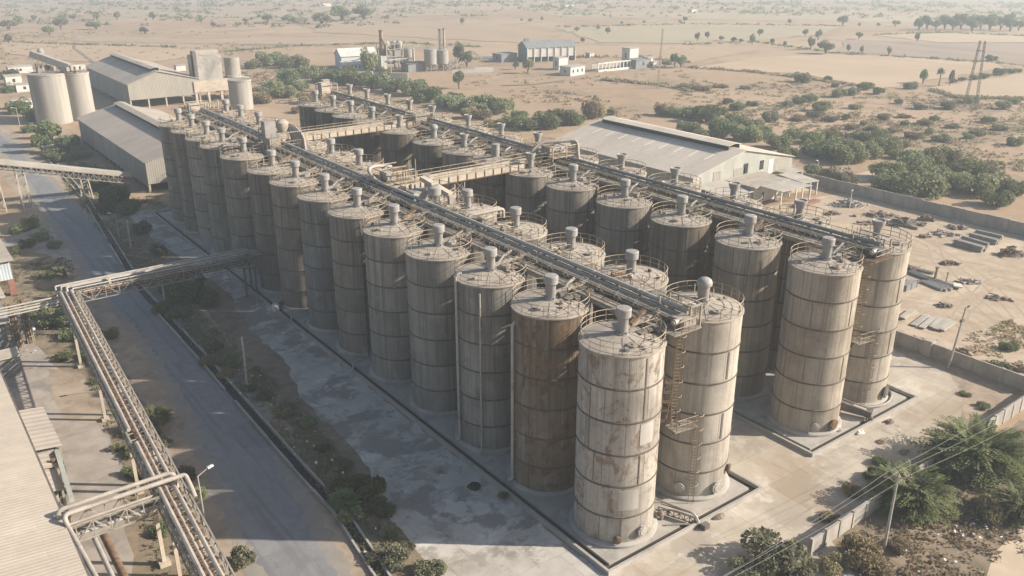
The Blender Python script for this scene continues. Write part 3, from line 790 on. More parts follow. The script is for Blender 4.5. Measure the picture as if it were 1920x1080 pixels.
M['plate_dark'] = basic('dark_plate', (.21, .19, .165), (.16, .135, .105), .8, stain=(.11, .07, .045), stretch=(1, 1, .3))
A, B_ = SILO['A1', 0], SILO['A1', 1]
for (a0, a1, z0, z1, m) in ((.1, .62, 3.9, 5.9, 'plate_pale'), (.55, .95, 10.2, 12.2, 'plate_pale')): plate(A, VIEW+a0, VIEW+a1, z0, z1, m)
for (a, z0, z1) in ((.62, 12.6, 18.3), (-.72, 9.4, 15.3), (.58, 6.4, 9.2), (-.55, 6.5, 9.3), (.2, .9, 3.0)): plate(A, VIEW+a-.012, VIEW+a+.012, z0, z1, 'plate_dark', 'seam_strip', .05)
for (key, lst) in ((('A2', 0), (.72, .95)), (('B1', 0), (.8, -.2)), (('B2', 0), (.75,))):
    for j, a in enumerate(lst):
        for z0 in (12.7, 6.5): plate(SILO[key], VIEW+a-.012-.2*j, VIEW+a+.012-.2*j, z0, z0+2.7, 'plate_dark', 'seam_strip', .05)
manhole(SILO['A1', 0], VIEW+.75, 1.5); manhole(SILO['A1', 0], VIEW+.12, 1.0, .3, 'rust')
manhole(SILO['A2', 0], VIEW+.72, 1.35, .5); manhole(SILO['A2', 0], VIEW-.28, 1.5, .42)
manhole(SILO['B1', 0], VIEW+.72, 1.3, .5, 'rust'); manhole(SILO['B1', 0], VIEW+.12, 1.3, .4)
manhole(SILO['B2', 0], VIEW+.95, 1.5, .6, 'steel_dark')
manhole(SILO['A2', 0], VIEW+1.25, 2.5, .35, 'rust')
def downpipe(parent, ang, z0, z1, r=.13, m='pipe', top=True):
    e = Vector((math.cos(ang), math.sin(ang), 0)); q = e*(R+.22)
    pts = [q+Vector((0, 0, z0)), q+Vector((0, 0, z1))]
    mb = MB()
    if top: pts = pts[:1]+arc(q+Vector((0, 0, z1-.5)), q+Vector((0, 0, z1)), e*(R-.4)+Vector((0, 0, z1)))
    foot = arc(q+Vector((0, 0, z0+.3)), q+Vector((0, 0, z0)), q+e*.5+Vector((0, 0, z0)), 4)[::-1]
    mb.tube(foot+pts[1:], r, 8)
    zz = z0+1.5
    while zz < z1-.6:
        mb.box(e*(R+.12)+Vector((0, 0, zz)), (.3, .34, .08), rz=ang); zz += 3.1
    return mb.build('downpipe', M[m], parent)
downpipe(SILO['A1', 2], VIEW-.95, .6, H+.7, .15); downpipe(SILO['A1', 2], VIEW-.12, .4, H-.6, .10, 'pipe', False)
downpipe(SILO['A1', 1], VIEW-1.02, .6, H-1.2, .17); downpipe(SILO['A1', 5], VIEW+.35, .5, H-.4, .1, 'steel_dark', False)
downpipe(SILO['A1', 11], VIEW+.2, .5, H-.4, .1, 'steel_dark', False)
downpipe(SILO['B1', 4], VIEW+1.15, .5, H+.2, .16, 'rust'); downpipe(SILO['B1', 5], VIEW+1.3, .5, H+1.2, .14, 'pipe_tan', False)
downpipe(SILO['B1', 6], VIEW-1.1, .5, H+.4, .12, 'pipe_tan', False); downpipe(SILO['B1', 3], VIEW-1.3, .5, H-.5, .1, 'steel_dark', False)
for key in (('B1', 4), ('A1', 0), ('B1', 1)):
    pass

# ------------------------------------------------------------------ conveyor gantries over the roofs
def gantry(x0, y0, y1, label, silos_l, silos_r, dark=False):
    t = thing('conveyor_gantry', label, 'gantry', (x0, y0, 0)); L = y1-y0; z = H+.55
    pm = M['pipe_green'] if dark else M['pipe']
    d = MB(); d.bx(.1, 1.35, 0, L, z, z+.07); d.build('walkway_deck', M['deck'], t, False)
    g = MB()
    for xx in (.05, 1.42, 4.3): g.bx(xx-.06, xx+.06, 0, L, z-.34, z-.01)
    for k in range(int(L/1.6)+1): g.bx(.12, 4.24, k*1.6-.04, k*1.6+.04, z-.28, z-.10)
    g.build('deck_frame', M['steel'], t, False)
    for xx in (.08, 1.4): MB().railing((xx, 0, z+.06), (xx, L, z+.06), 1.1, 1.75, .034).build('railing', M['rail'], t)
    MB().railing((4.3, 0, z), (4.3, L, z), 1.15, 2.2, .03).build('railing', M['rail'], t)
    # enclosed conveyor trough in the middle with a lattice side
    c = MB(); c.bx(1.75, 2.65, 0, L, z+.05, z+.42)
    for k in range(int(L/2.4)): c.bx(1.68, 2.72, k*2.4+.4, k*2.4+.52, z+.02, z+.50)
    c.build('conveyor_trough', M['steel_dark'], t, False)
    lt = MB(); n = int(L/1.2)
    for k in range(n):
        a, b = k*L/n, (k+1)*L/n
        lt.beam((1.6, a, z+.08), (1.6, b, z+.72) if k % 2 else (1.6, a, z+.72), .05)
        if k % 2 == 0: lt.beam((1.6, a, z+.72), (1.6, b, z+.08), .05)
    lt.beam((1.6, 0, z+.75), (1.6, L, z+.75), .08)
    lt.build('lattice', M['steel'], t, False)
    for xx, zz, rr, m in ((3.0, .42, .15, pm), (3.45, .80, .22, pm), (3.98, .62, .13, M['pipe_tan'])):
        p = MB().tube([(xx, 0, z+zz), (xx, L, z+zz)], rr, 12)
        for k in range(1, int(L/6)): p.tube([(xx, k*6-.06, z+zz), (xx, k*6+.06, z+zz)], rr+.045, 12)
        p.build('pipe', m, t)
    sd2 = MB()
    for k in range(int(L/3)+1):
        sd2.bx(2.85, 4.25, k*3-.06, k*3+.06, z, z+.12); sd2.bx(3.55, 3.69, k*3-.06, k*3+.06, z+.12, z+.5)
    sd2.bx(2.86, 2.96, 0, L, z+.01, z+.11)
    sd2.build('pipe_rest', M['steel_dark'], t, False)
    # trestle legs down to the roofs, chutes and short spurs to each vent
    lg0 = None
    for s_, lst in ((-1, silos_l), (1, silos_r)):
        for (sx, sy) in lst:
            lx = .1 if s_ < 0 else 4.2
            if not (0 < sy-y0 < L): continue
            lg = MB(); 
            for dy in (-.7, .7): lg.beam((lx, sy-y0+dy, H-.02), (lx, sy-y0+dy, z-.3), .12)
            lg.build('support_leg', M['steel'], t, False)
            c0 = (2.2 if s_ < 0 else 2.4, sy-y0+.5, z+.35); c1 = (sx-x0-s_*(.55), sy-y0+.35, H+.75)
            MB().beam(c0, c1, .38, .32).build('chute', M['steel' if not dark else 'steel_dark'], t, False)
            if s_ < 0 or True:
                e0 = lx; e1 = sx-x0-s_*1.1
                sp = MB(); sp.bx(min(e0, e1), max(e0, e1), sy-y0-1.15, sy-y0-.35, z-.12, z-.06)
                sp.build('spur_walkway', M['deck'], t, False)
                MB().railing((e1, sy-y0-1.15, z-.06), (e0, sy-y0-1.15, z-.06), 1.05, 1.0, .03).build('railing', M['rail'], t)
    return t
la = [(rows['A1'][0], y) for y in rows['A1'][1]]; ra = [(rows['A2'][0], y) for y in rows['A2'][1]]
lb = [(rows['B1'][0], y) for y in rows['B1'][1]]; rb = [(rows['B2'][0], y) for y in rows['B2'][1]]
GA = gantry(2.75, -1.6, 127, 'long tan conveyor gantry with walkway and pipes over the left silo block', la, ra)
GB = gantry(32.4, -1.4, 132, 'long grey conveyor gantry with dark pipes over the right silo block', lb, rb, True)

# front drive ends
def drive_end(parent, y, dark):
    z = H+.6
    a = MB(); a.bx(1.6, 2.8, y-.9, y+.3, z-.1, z+.75); a.box((2.2, y-1.1, z+.45), (1.5, .5, .5)); a.build('drive_housing', M['steel_dark' if dark else 'steel'], parent, False)
    b = MB().tube([(1.1, y-.5, z+.5), (2.0, y-.5, z+.5)], .3, 14); b.tube([(.95, y-.5, z+.5), (1.1, y-.5, z+.5)], .2, 12); b.build('drive_motor', M['pipe'], parent)
    c = MB()
    for xx in (3.0, 4.3): c.beam((xx, y-.6, H), (xx, y-.6, z+1.5), .14)
    c.beam((2.95, y-.6, z+1.5), (4.35, y-.6, z+1.5), .14); c.beam((3.0, y-.6, z+1.5), (3.0, y+3.0, z+1.5), .12); c.beam((4.3, y-.6, z+1.5), (4.3, y+3.0, z+1.5), .12)
    c.beam((3.0, y+3, z), (3.0, y+3, z+1.5), .12); c.beam((4.3, y+3, z), (4.3, y+3, z+1.5), .12)
    c.build('end_frame', M['steel'], parent, False)
    d = MB().bx(.1, 3.4, y-1.6, y-.05, z-.16, z-.08); d.build('landing', M['rust' if dark else 'deck'], parent, False)
    MB().railing((.1, y-1.55, z-.08), (2.7, y-1.55, z-.08), 1.1, 1.0).build('railing', M['rail'], parent)
drive_end(GA, 0, False); drive_end(GB, 0, True)

# ------------------------------------------------------------------ cross bridges between the blocks
def bridge(y, x0, x1, label, tower_x=None):
    t = thing('conveyor_bridge', label, 'bridge', (x0, y, 0)); L = x1-x0; z = H+.9
    MB().bx(0, L, -.95, .95, z, z+.14).build('bridge_deck', M['conc_tan'], t, False)
    g = MB()
    for yy in (-1.02, 1.02): g.bx(0, L, yy-.06, yy+.06, z-.55, z+.22)
    g.build('side_girder', M['conc_tan'], t, False)
    k_ = MB()
    for k in range(int(L/1.5)+1): k_.bx(k*1.5-.06, k*1.5+.06, -1.16, -1.085, z-.62, z+.26)
    k_.bx(0, L, -1.14, -1.09, z-.66, z-.58)
    k_.build('girder_stiffener', M['rust'], t, False)
    for yy in (-1.0, 1.0): MB().railing((0, yy, z+.22), (L, yy, z+.22), 1.05, 1.5, .034).build('railing', M['rail'], t)
    c = MB(); c.bx(0, L, .1, .75, z+.16, z+.55); c.build('conveyor_cover', M['conc_tan'], t, False)
    p = MB().tube([(0, -.6, z-.35), (L, -.6, z-.35)], .14, 8); p.build('pipe', M['pipe_tan'], t)
    if tower_x:
        tw = MB(); w_ = .8; n = 12
        for sx in (-w_, w_):
            for sy in (-w_, w_): tw.beam((tower_x-x0+sx, sy, 0), (tower_x-x0+sx, sy, z-.5), .14)
        hh = (z-.5)/n
        for k in range(n):
            for (ax, ay, bx_, by) in ((-w_, -w_, w_, -w_), (w_, -w_, w_, w_), (w_, w_, -w_, w_), (-w_, w_, -w_, -w_)):
                tw.beam((tower_x-x0+ax, ay, k*hh), (tower_x-x0+bx_, by, (k+1)*hh), .07); tw.beam((tower_x-x0+bx_, by, k*hh), (tower_x-x0+ax, ay, (k+1)*hh), .07)
                tw.beam((tower_x-x0+ax, ay, k*hh), (tower_x-x0+bx_, by, k*hh), .07)
        tw.build('lattice_tower', M['steel'], t, False)
    return t
bridge(51.6, 6.6, 33.5, 'tan walkway bridge on a lattice tower linking the silo blocks, nearer one', 17.5)
bridge(89.3, 7.0, 33.0, 'tan walkway bridge linking the silo blocks, farther one')

# ------------------------------------------------------------------ transfer stations on top
def bentpipe(pts, r, seg=10, rad=.5):
    """round every corner of a polyline"""
    pts = [Vector(p) for p in pts]; out = [pts[0]]
    for a, b, c in zip(pts, pts[1:], pts[2:]):
        d0 = (a-b); d1 = (c-b); q = min(rad, d0.length*.45, d1.length*.45)
        out += arc(b+d0.normalized()*q, b, b+d1.normalized()*q, 5)
    out.append(pts[-1]); return MB().tube(out, r, seg)
t = thing('transfer_station', 'tan transfer station with hopper and curved pipe at the near bridge end', 'machine', (5.2, 53.4, H))
fr = MB()
for x in (1.2, 3.2, 5.4):
    for y in (-2.2, 0, 2.6): fr.beam((x, y, .1), (x, y, 3.0 if x < 5 else 2.3), .13)
for z in (1.4, 2.9):
    for y in (-2.2, 0, 2.6): fr.beam((1.2, y, z), (5.4, y, z if x < 5 else min(z, 2.3)), .12)
    for x in (1.2, 3.2): fr.beam((x, -2.2, z), (x, 2.6, z), .12)
fr.build('steel_frame', M['rail'], t, False)
MB().bx(1.4, 5.2, -2.0, 2.4, 1.42, 1.5).build('platform', M['deck'], t, False)
MB().railing((1.2, -2.3, 1.5), (5.4, -2.3, 1.5), 1.1, 1.0).build('railing', M['rail'], t)
bentpipe([(1.1, -6.0, 1.25), (.9, -2.6, 1.3), (.3, -.2, 1.9), (.2, 1.2, 3.0), (1.8, 1.8, 3.1), (4.2, 1.9, 2.6)], .24, 12, 1.4).build('curved_pipe', M['pipe_tan'], t)
bentpipe([(.5, -.6, .9), (2.2, .8, 2.4), (3.4, 1.2, 2.9)], .26, 10).build('chute_pipe', M['pipe_tan'], t)
MB().bx(1.8, 3.0, -1.4, 1.2, 1.6, 2.7).build('screen_housing', M['junk_pale'], t, False)
MB().bx(3.4, 5.0, .2, 2.0, 1.55, 2.5).build('gear_casing', M['rust'], t, False)
for k in range(4): MB().tube([(3.6+.4*k, -1.0, 1.5), (3.6+.4*k, -1.0, 2.6)], .16, 8).build('vertical_duct', M['pipe_tan'], t)
for x in (4.6, 5.6): MB().tube([(x, -2.2, 0), (x, -2.2, 4.2)], .05, 5).build('mast_rod', M['rail'], t)

t = thing('dust_cyclone', 'pale funnel-shaped cyclone with motor beside the left gantry', 'cyclone', (7.7, 41.6, H))
MB().lathe([(.28, .6), (.30, 1.1), (.75, 1.9), (.85, 2.0), (.85, 2.9), (.7, 3.0), (.3, 3.1), (0, 3.1)], 20).build('cone_body', M['vent'], t)
MB().tube([(-.5, 0, 3.3), (.5, 0, 3.3)], .25, 10).build('fan_motor', M['pipe_tan'], t)
b = MB(); 
for a in range(4): b.beam((.7*math.cos(a*PI/2+.7), .7*math.sin(a*PI/2+.7), .1), (.7*math.cos(a*PI/2+.7), .7*math.sin(a*PI/2+.7), 2.1), .1)
b.lathe([(.8, .02), (.55, .5), (.3, .6)], 14); b.build('stand', M['vent'], t, False)
t = thing('inclined_conveyor', 'tan inclined conveyor casing behind the pale cyclone', 'conveyor', (8.9, 42.3, H))
MB().beam((0, 4.2, 2.9), (1.2, -.6, 1.5), .8, .55).build('casing', M['conc_tan'], t, False)
MB().beam((1.2, -.6, 1.5), (1.2, -.75, .4), .7, .5).build('discharge_spout', M['steel'], t, False)
b = MB(); b.beam((.2, 3.4, .1), (.2, 3.4, 2.5), .12); b.beam((.9, .4, .1), (.9, .4, 1.6), .12); b.build('support_leg', M['steel'], t, False)
MB().bx(-2.2, -.2, 2.6, 4.6, .4, 1.6).build('feed_box', M['junk_pale'], t, False)
for k in range(3): MB().tube([(-2.0+.8*k, 5.2, .2), (-2.0+.8*k, 5.2, 1.9)], .2, 10).build('valve_column', M['pipe_tan'], t)
t = thing('roof_pipe_run', 'pair of thick tan pipes crossing the roof behind the left gantry', 'pipe', (7.2, 33.4, H))
for k in range(2):
    bentpipe([(0, .7*k, .3), (0, .7*k, 1.3), (4.6, .7*k-.6, 1.5), (4.6, .7*k-.6, .4)], .21, 10, .4).build('pipe', M['pipe_tan'], t)

t = thing('dust_collector', 'tall grey casing with a cluster of bent pipes at the far bridge end', 'machine', (4.9, 84.6, H))
MB().bx(-.9, .9, 1.6, 3.2, .6, 4.6).build('casing', M['vent'], t, False)
MB().bx(-1.4, .4, -1.2, .4, .4, 2.4).build('lower_casing', M['steel'], t, False)
MB().lathe([(.7, 0), (1.0, .9), (1.0, 1.6), (.6, 2.0), (0, 2.1)], 16, (2.2, 2.0, 2.6)).build('filter_head', M['pipe_tan'], t)
for k in range(6):
    yy = 1.6-.62*k
    bentpipe([(1.4, 2.6, 4.5-.05*k), (2.9+.16*k, 2.6-.25*k, 4.3-.1*k), (3.2+.16*k, yy-.4, 2.4), (3.2+.12*k, yy-1.2, .3)], .22, 8, .8).build('bent_pipe', M['pipe_tan'], t)
b = MB()
for x in (-1.2, 3.8):
    for y in (-1.6, 3.6): b.beam((x, y, 0), (x, y, 3.2), .14)
b.beam((-1.2, -1.6, 3.2), (3.8, -1.6, 3.2), .12); b.beam((-1.2, 3.6, 3.2), (3.8, 3.6, 3.2), .12); b.build('steel_frame', M['steel'], t, False)
MB().railing((-1.2, -2.0, .8), (4.5, -2.0, .8), 1.1, 1.1).build('railing', M['rail'], t)

t = thing('transfer_station', 'tan framed transfer station with big bent duct on the right silo block', 'machine', (33.4, 51.5, H))
fr = MB()
for x in (-.6, 2.0, 4.4):
    for y in (-2.4, 1.8): fr.beam((x, y, 0), (x, y, 3.2), .15)
for z in (1.6, 3.15):
    for y in (-2.4, 1.8): fr.beam((-.6, y, z), (4.4, y, z), .13)
    for x in (-.6, 2.0, 4.4): fr.beam((x, -2.4, z), (x, 1.8, z), .13)
fr.build('steel_frame', M['rail'], t, False)
MB().bx(-.6, 4.4, -2.4, 1.8, 1.62, 1.7).build('platform', M['deck'], t, False)
MB().railing((-.6, -2.4, 1.7), (4.4, -2.4, 1.7), 1.1, 1.0).build('railing', M['rail'], t)
bentpipe([(-2.4, .9, 1.4), (-1.8, .8, 2.6), (-.4, .5, 3.5), (3.6, -1.6, 3.6), (4.1, -2.3, 3.5), (4.1, -2.8, .6)], .27, 12, .8).build('bent_duct', M['pipe_tan'], t)
MB().bx(-.2, 1.6, -1.2, .8, 1.75, 2.9).build('screen_housing', M['steel'], t, False)
MB().bx(2.2, 3.4, -.6, .9, 1.75, 2.7).build('gear_casing', M['junk_pale'], t, False)
for k in range(3): MB().tube([(.4+.9*k, 2.3, .2), (.4+.9*k, 2.3, 2.2)], .2, 8).build('vertical_duct', M['vent'], t)
t = thing('transfer_station', 'small framed transfer station at the back of the right silo block', 'machine', (33.0, 89.0, H))
fr = MB()
for x in (-.6, 3.4):
    for y in (-1.8, 1.8): fr.beam((x, y, 0), (x, y, 2.6), .14)
for y in (-1.8, 1.8): fr.beam((-.6, y, 2.6), (3.4, y, 2.6), .13)
for x in (-.6, 3.4): fr.beam((x, -1.8, 2.6), (x, 1.8, 2.6), .13)
fr.build('steel_frame', M['steel'], t, False); MB().bx(0, 2.2, -1, 1, .6, 2.2).build('casing', M['steel'], t, False)
t = thing('head_house', 'small equipment frame at the far end of the right gantry', 'machine', (33.6, 128.5, H))
fr = MB()
for x in (-.6, 3.0):
    for y in (-1.5, 1.5): fr.beam((x, y, 0), (x, y, 3.2), .14)
    fr.beam((x, -1.5, 3.1), (x, 1.5, 3.1), .12)
for y in (-1.5, 1.5): fr.beam((-.6, y, 3.1), (3.0, y, 3.1), .12)
fr.build('steel_frame', M['conc_tan'], t, False); MB().bx(-.4, 1.6, -1, 1, .6, 3.4).build('casing', M['conc_tan'], t, False)
t = thing('head_house', 'small equipment frame at the far end of the left gantry', 'machine', (4.2, 124.5, H))
fr = MB()
for x in (-.6, 3.0):
    for y in (-1.5, 1.5): fr.beam((x, y, 0), (x, y, 2.6), .14)
    fr.beam((x, -1.5, 2.5), (x, 1.5, 2.5), .12)
for y in (-1.5, 1.5): fr.beam((-.6, y, 2.5), (3.0, y, 2.5), .12)
fr.build('steel_frame', M['conc_tan'], t, False); MB().bx(-.2, 1.6, -1, 1, .6, 2.4).build('casing', M['conc_tan'], t, False)

# ------------------------------------------------------------------ caged ladders
def ladder(mb, x, y, z0, z1, ang, w=.5):
    e = Vector((math.cos(ang), math.sin(ang), 0)); s_ = Vector((-e.y, e.x, 0)); p = Vector((x, y, 0))
    for k in (-1, 1): mb.tube([p+s_*k*w/2+Vector((0, 0, z0)), p+s_*k*w/2+Vector((0, 0, z1))], .04, 4)
    n = int((z1-z0)/.34)
    for k in range(1, n): mb.tube([p-s_*w/2+Vector((0, 0, z0+k*.34)), p+s_*w/2+Vector((0, 0, z0+k*.34))], .025, 4)
def cage(mb, x, y, z0, z1, ang):
    e = Vector((math.cos(ang), math.sin(ang), 0)); s_ = Vector((-e.y, e.x, 0)); p = Vector((x, y, 0)); prof = [(-.36, 0), (-.42, .35), (-.25, .68), (0, .78), (.25, .68), (.42, .35), (.36, 0)]
    n = max(2, round((z1-z0)/1.35))
    for k in range(n+1):
        z = z0+(z1-z0)*k/n
        mb.tube([p+s_*a+e*b+Vector((0, 0, z)) for a, b in prof], .035, 4)
    for a, b in prof[1:-1]:
        q = p+s_*a+e*b; mb.tube([q+Vector((0, 0, z0)), q+Vector((0, 0, z1))], .025, 4)
def ladder_tower(x, y, dx, label):
    t = thing('caged_ladder', label, 'ladder', (x, y, 0))
    a = VIEW+.2
    b = MB(); ladder(b, 0, 0, 8.9, H+1.2, a); b.build('upper_ladder', M['rail'], t)
    b = MB(); cage(b, 0, 0, 10.8, H+.9, a); b.build('upper_cage', M['rail'], t)
    b = MB(); ladder(b, 2.2, -.9, .25, 10.0, a); b.build('lower_ladder', M['rail'], t)
    b = MB(); cage(b, 2.2, -.9, 2.6, 10.0, a); b.build('lower_cage', M['rail'], t)
    b = MB(); b.box((.7, -.35, 8.85), (2.6, 1.5, .1), -.15); b.build('platform', M['deck'], t, False)
    b = MB(); b.railing((-.55, -.9, 8.9), (1.8, -1.25, 8.9), 1.1, .6, .03); b.railing((-.5, .5, 8.9), (-.55, -.9, 8.9), 1.1, .6, .03); b.build('railing', M['rail'], t)
    b = MB(); b.beam((1.5, .2, 8.8), (2.4, 1.4, 6.9), .1); b.beam((-.3, -.2, 8.8), (1.9, 1.6, 6.6), .1); b.beam((-.4, .3, 8.8), (2.2, 1.5, 8.8), .12); b.build('bracket', M['rust'], t, False)
    b = MB(); b.box((.6, .55, H+.42), (2.6, 1.5, .1), -.2); b.build('top_landing', M['rust'], t, False)
    b = MB()
    for k in range(5): b.beam((-1.1+.18*k, .9, 9.4+.9*k), (-.4+.18*k, .5, 9.4+.9*k), .4, .05)
    b.beam((-1.2, .9, 8.9), (-.4, .9, 13.4), .07); b.beam((-.6, .5, 8.9), (.2, .5, 13.4), .07); b.build('stair_flight', M['rust'], t, False)
    return t
ladder_tower(5.45, -1.55, 0, 'caged ladder with mid platform on the pale cream silo by the left block front')
ladder_tower(34.9, -.75, 0, 'caged ladder with mid platform between the front silos of the right block')

# ------------------------------------------------------------------ pipework at the silo feet
t = thing('pipe_manifold', 'tangle of drain pipes and rusty frame between the two nearest silos', 'pipework', (5.2, -2.6, 0))
bentpipe([(-.6, 2.6, 9.5), (-.6, 2.2, 1.0), (.6, -2.0, 1.1), (.75, -2.5, .2)], .12, 8, .4).build('drain_pipe', M['pipe'], t)
bentpipe([(-1.6, .8, .9), (-.4, -.3, .95), (.4, -2.2, .9), (.5, -2.5, .2)], .09, 8, .3).build('drain_pipe', M['steel_dark'], t)
b = MB()
for k in range(7):
    b.beam((-1.1+.2*k, .9-.46*k, .3), (-1.1+.2*k, .9-.46*k, .95), .06); b.beam((-1.1+.2*k, .9-.46*k, .35 if k % 2 else .9), (-.9+.2*k, .44-.46*k, .9 if k % 2 else .35), .045)
b.beam((-1.1, .9, .95), (.3, -2.3, .95), .07); b.beam((-1.1, .9, .35), (.3, -2.3, .35), .07); b.beam((-.6, 1.1, .95), (.8, -2.1, .95), .07); b.build('rusty_frame', M['rust'], t, False)
b = MB(); b.lathe([(.3, 0), (.3, .5), (.36, .55), (.2, .8), (0, .85)], 12, (-1.5, .2, .25)); b.tube([(-2.0, .2, .6), (-.6, 0, .65)], .14, 8); b.build('pump', M['junk'], t)
bentpipe([(-1.9, -.8, .3), (-1.2, -1.2, .3), (-.2, -1.9, .28), (.3, -2.4, .2)], .1, 6, .3).build('hose', M['steel'], t)
MB().bx(.55, 1.25, -3.3, -2.75, 0, .5).build('catch_box', M['steel_dark'], t, False)
t = thing('screw_conveyor', 'dark boxed discharge conveyor with pale plate at the right block front', 'conveyor', (33.3, -.6, 0))
MB().beam((.5, 1.8, 1.9), (2.1, -3.0, 1.25), .28, .28).build('top_tube', M['steel_dark'], t)
MB().beam((.7, .2, 1.35), (2.0, -3.3, .95), 1.0, .75).build('trough_box', M['steel_dark'], t, False)
b = MB(); b.beam((1.28, -1.45, 1.55), (1.75, -2.75, 1.40), .48, .02); b.build('name_plate', M['conc_tan'], t, False)
bentpipe([(.1, .6, .9), (.6, -.6, .8), (1.4, -2.4, .7)], .16, 8).build('return_pipe', M['rust'], t)
b = MB(); b.beam((.8, -.2, .22), (.8, -.2, 1.1), .1); b.beam((1.8, -2.9, .1), (1.8, -2.9, .8), .12); b.lathe([(.28, 0), (.28, .5), (0, .6)], 12, (1.7, -3.4, .2)); b.build('support_leg', M['rust'], t, False)
t = thing('feed_pipe', 'curved pale pipe lying at the foot of the rightmost front silo', 'pipe', (39.6, 1.3, 0))
b = MB().ring(R+.75, .45, .12, 60, PI*1.12, PI*1.72, 8); b.build('pipe', M['pipe_tan'], t)
b = MB(); b.lathe([(.3, 0), (.3, .4), (.2, .7), (0, .75)], 10, (3.6*math.cos(5.4), 3.6*math.sin(5.4)-.6, .25)); b.build('valve', M['steel_dark'], t)
t = thing('scrap_bars', 'loose dark bars lying in front of the right block front silo', 'bars', (28.8, -3.0, .24))
for k in range(5): MB().beam((random.uniform(-.6, .6), random.uniform(-.4, .4), .05+.05*k), (random.uniform(.8, 1.9), random.uniform(-.5, .5), .08+.05*k), .09).build('bar', M['steel_dark'], t, False)
# side pipe loops from the silos to the drain on the road side
for i, y in ((6, 61.2), (4, 42.5)):
    tag(bentpipe([(-3.4, y, .8), (-4.6, y, .8), (-5.0, y-1.2, .55), (-5.6, y-1.4, .2)], .1, 8, .3).build('drain_pipe', M['pipe']), 'thin grey drain pipe running from a road-row silo, %s' % ('farther one' if i == 6 else 'nearer one'), 'pipe', 'drain pipes by the kerb')
t = thing('white_pump', 'white hooded pump beside the kerb below the pipe bridge', 'pump', at(518, 582))
b = MB(); b.lathe([(.55, 0), (.65, .3), (.6, .8), (.35, 1.1), (0, 1.2)], 16); b.build('hood', M['white'], t)
b = MB(); b.tube([(.3, .2, .6), (2.2, 1.6, .9)], .16, 8); b.box((1.2, .6, .35), (1.6, .8, .5), .6); b.build('motor', M['steel_dark'], t)
t = tag(MB().lathe([(.25, 0), (.55, .0), (.62, .14), (.55, .3), (.25, .3), (.22, .15), (.25, 0)], 20).build('discarded_tyre', M['tyre'], loc=at(890, 914, .02)), 'black discarded tyre lying on the stained concrete yard', 'tyre')

# ------------------------------------------------------------------ pipe bridge over the road and pipe rack on the left
ZB = 6.9
def truss(mb, p0, p1, h, n, w=.07, chord=.1):
    p0, p1 = Vector(p0), Vector(p1); up = Vector((0, 0, h))
    mb.beam(p0, p1, chord); mb.beam(p0+up, p1+up, chord)
    for k in range(n+1):
        a = p0.lerp(p1, k/n); mb.beam(a, a+up, w)
        if k < n:
            b = p0.lerp(p1, (k+1)/n)
            if k % 2: mb.beam(a, b+up, w)
            else: mb.beam(a+up, b, w)
yb = 74.0
t = thing('pipe_bridge', 'pipe bridge carrying pale pipes across the road to the silos', 'bridge', (0, yb, 0))
x0, x1 = at(140, 545, 6).x, -4.9
b = MB(); truss(b, (x0, -1.3, ZB-2.0), (x1, -1.3, ZB-2.0), 1.7, 14); truss(b, (x0, 1.3, ZB-2.0), (x1, 1.3, ZB-2.0), 1.7, 14)
for k in range(15):
    for zz in (ZB-.3, ZB-2.0): b.beam((x0+(x1-x0)*k/14, -1.3, zz), (x0+(x1-x0)*k/14, 1.3, zz), .09)
b.build('truss', M['steel'], t, False)
for k, (dy, dz, r, m) in enumerate([(-1.15, .05, .10, 'pipe'), (-.40, .15, .15, 'pipe'), (.35, .1, .11, 'pipe_tan'), (1.15, .05, .12, 'pipe'), (-.9, -1.0, .12, 'rust'), (-.2, -1.0, .14, 'pipe_tan'), (.6, -1.05, .10, 'rust'), (-.6, -1.75, .10, 'steel_dark'), (.3, -1.75, .12, 'rust')]):
    xl = x0-.6-.55*k if k < 4 else x0
    if k < 4:
        pts = [(xl-9, dy-1.0, ZB-1.4+.1*k), (xl, dy-1.0, ZB-1.4+.1*k), (xl, dy-.9, ZB+dz), (xl+.1, dy, ZB+dz), (x1-.3, dy, ZB+dz), (x1+.4, dy, ZB+dz-.55), (-2.0, dy*.6, ZB+dz-.5)]
        bentpipe(pts, r, 8, .3).build('pipe', M[m], t)
    else: MB().tube([(x0, dy, ZB+dz), (x1, dy, ZB+dz)], r, 8).build('pipe', M[m], t)
for (x, dy) in ((-4.9, -1.1), (-4.9, 1.1), (x1-1.6, -1.1), (-28.9, 1.1), (-28.9, -1.1), (x0, 1.1)):
    MB().bx(x-.13, x+.13, dy-.13, dy+.13, 0, ZB-.4).build('column', M['conc_tan' if x < -20 else 'steel_dark'], t, False)
MB().beam((x0+4.2, -1.0, ZB-.6), (x0+4.2, -1.0, ZB+.7), .3).build('stub_post', M['conc_tan'], t, False)

r0, r1 = at(128, 548, ZB), at(425, 1120, ZB)
L = (r1-r0).length; ang = math.atan2((r1-r0).y, (r1-r0).x)
t = thing('pipe_rack', 'long pale lattice pipe rack running beside the road at left', 'pipe rack', (r0.x, r0.y, 0), ang)
b = MB(); n = int(L/1.25)
for yy in (-1.15, 1.15): truss(b, (0, yy, ZB-1.5), (L, yy, ZB-1.5), 1.5, n, .065, .13)
for k in range(n+1):
    x = L*k/n; b.beam((x, -1.15, ZB-.04), (x, 1.15, ZB-.04), .09); b.beam((x, -1.15, ZB-1.5), (x, 1.15, ZB-1.5), .08)
    if k < n: b.beam((x, -1.15 if k % 2 else 1.15, ZB-1.5), (x+L/n, 1.15 if k % 2 else -1.15, ZB-1.5), .06)
b.build('truss', M['steel'], t, False)
b = MB(); b.bx(0, L, -.5, .35, ZB-1.42, ZB-1.36)
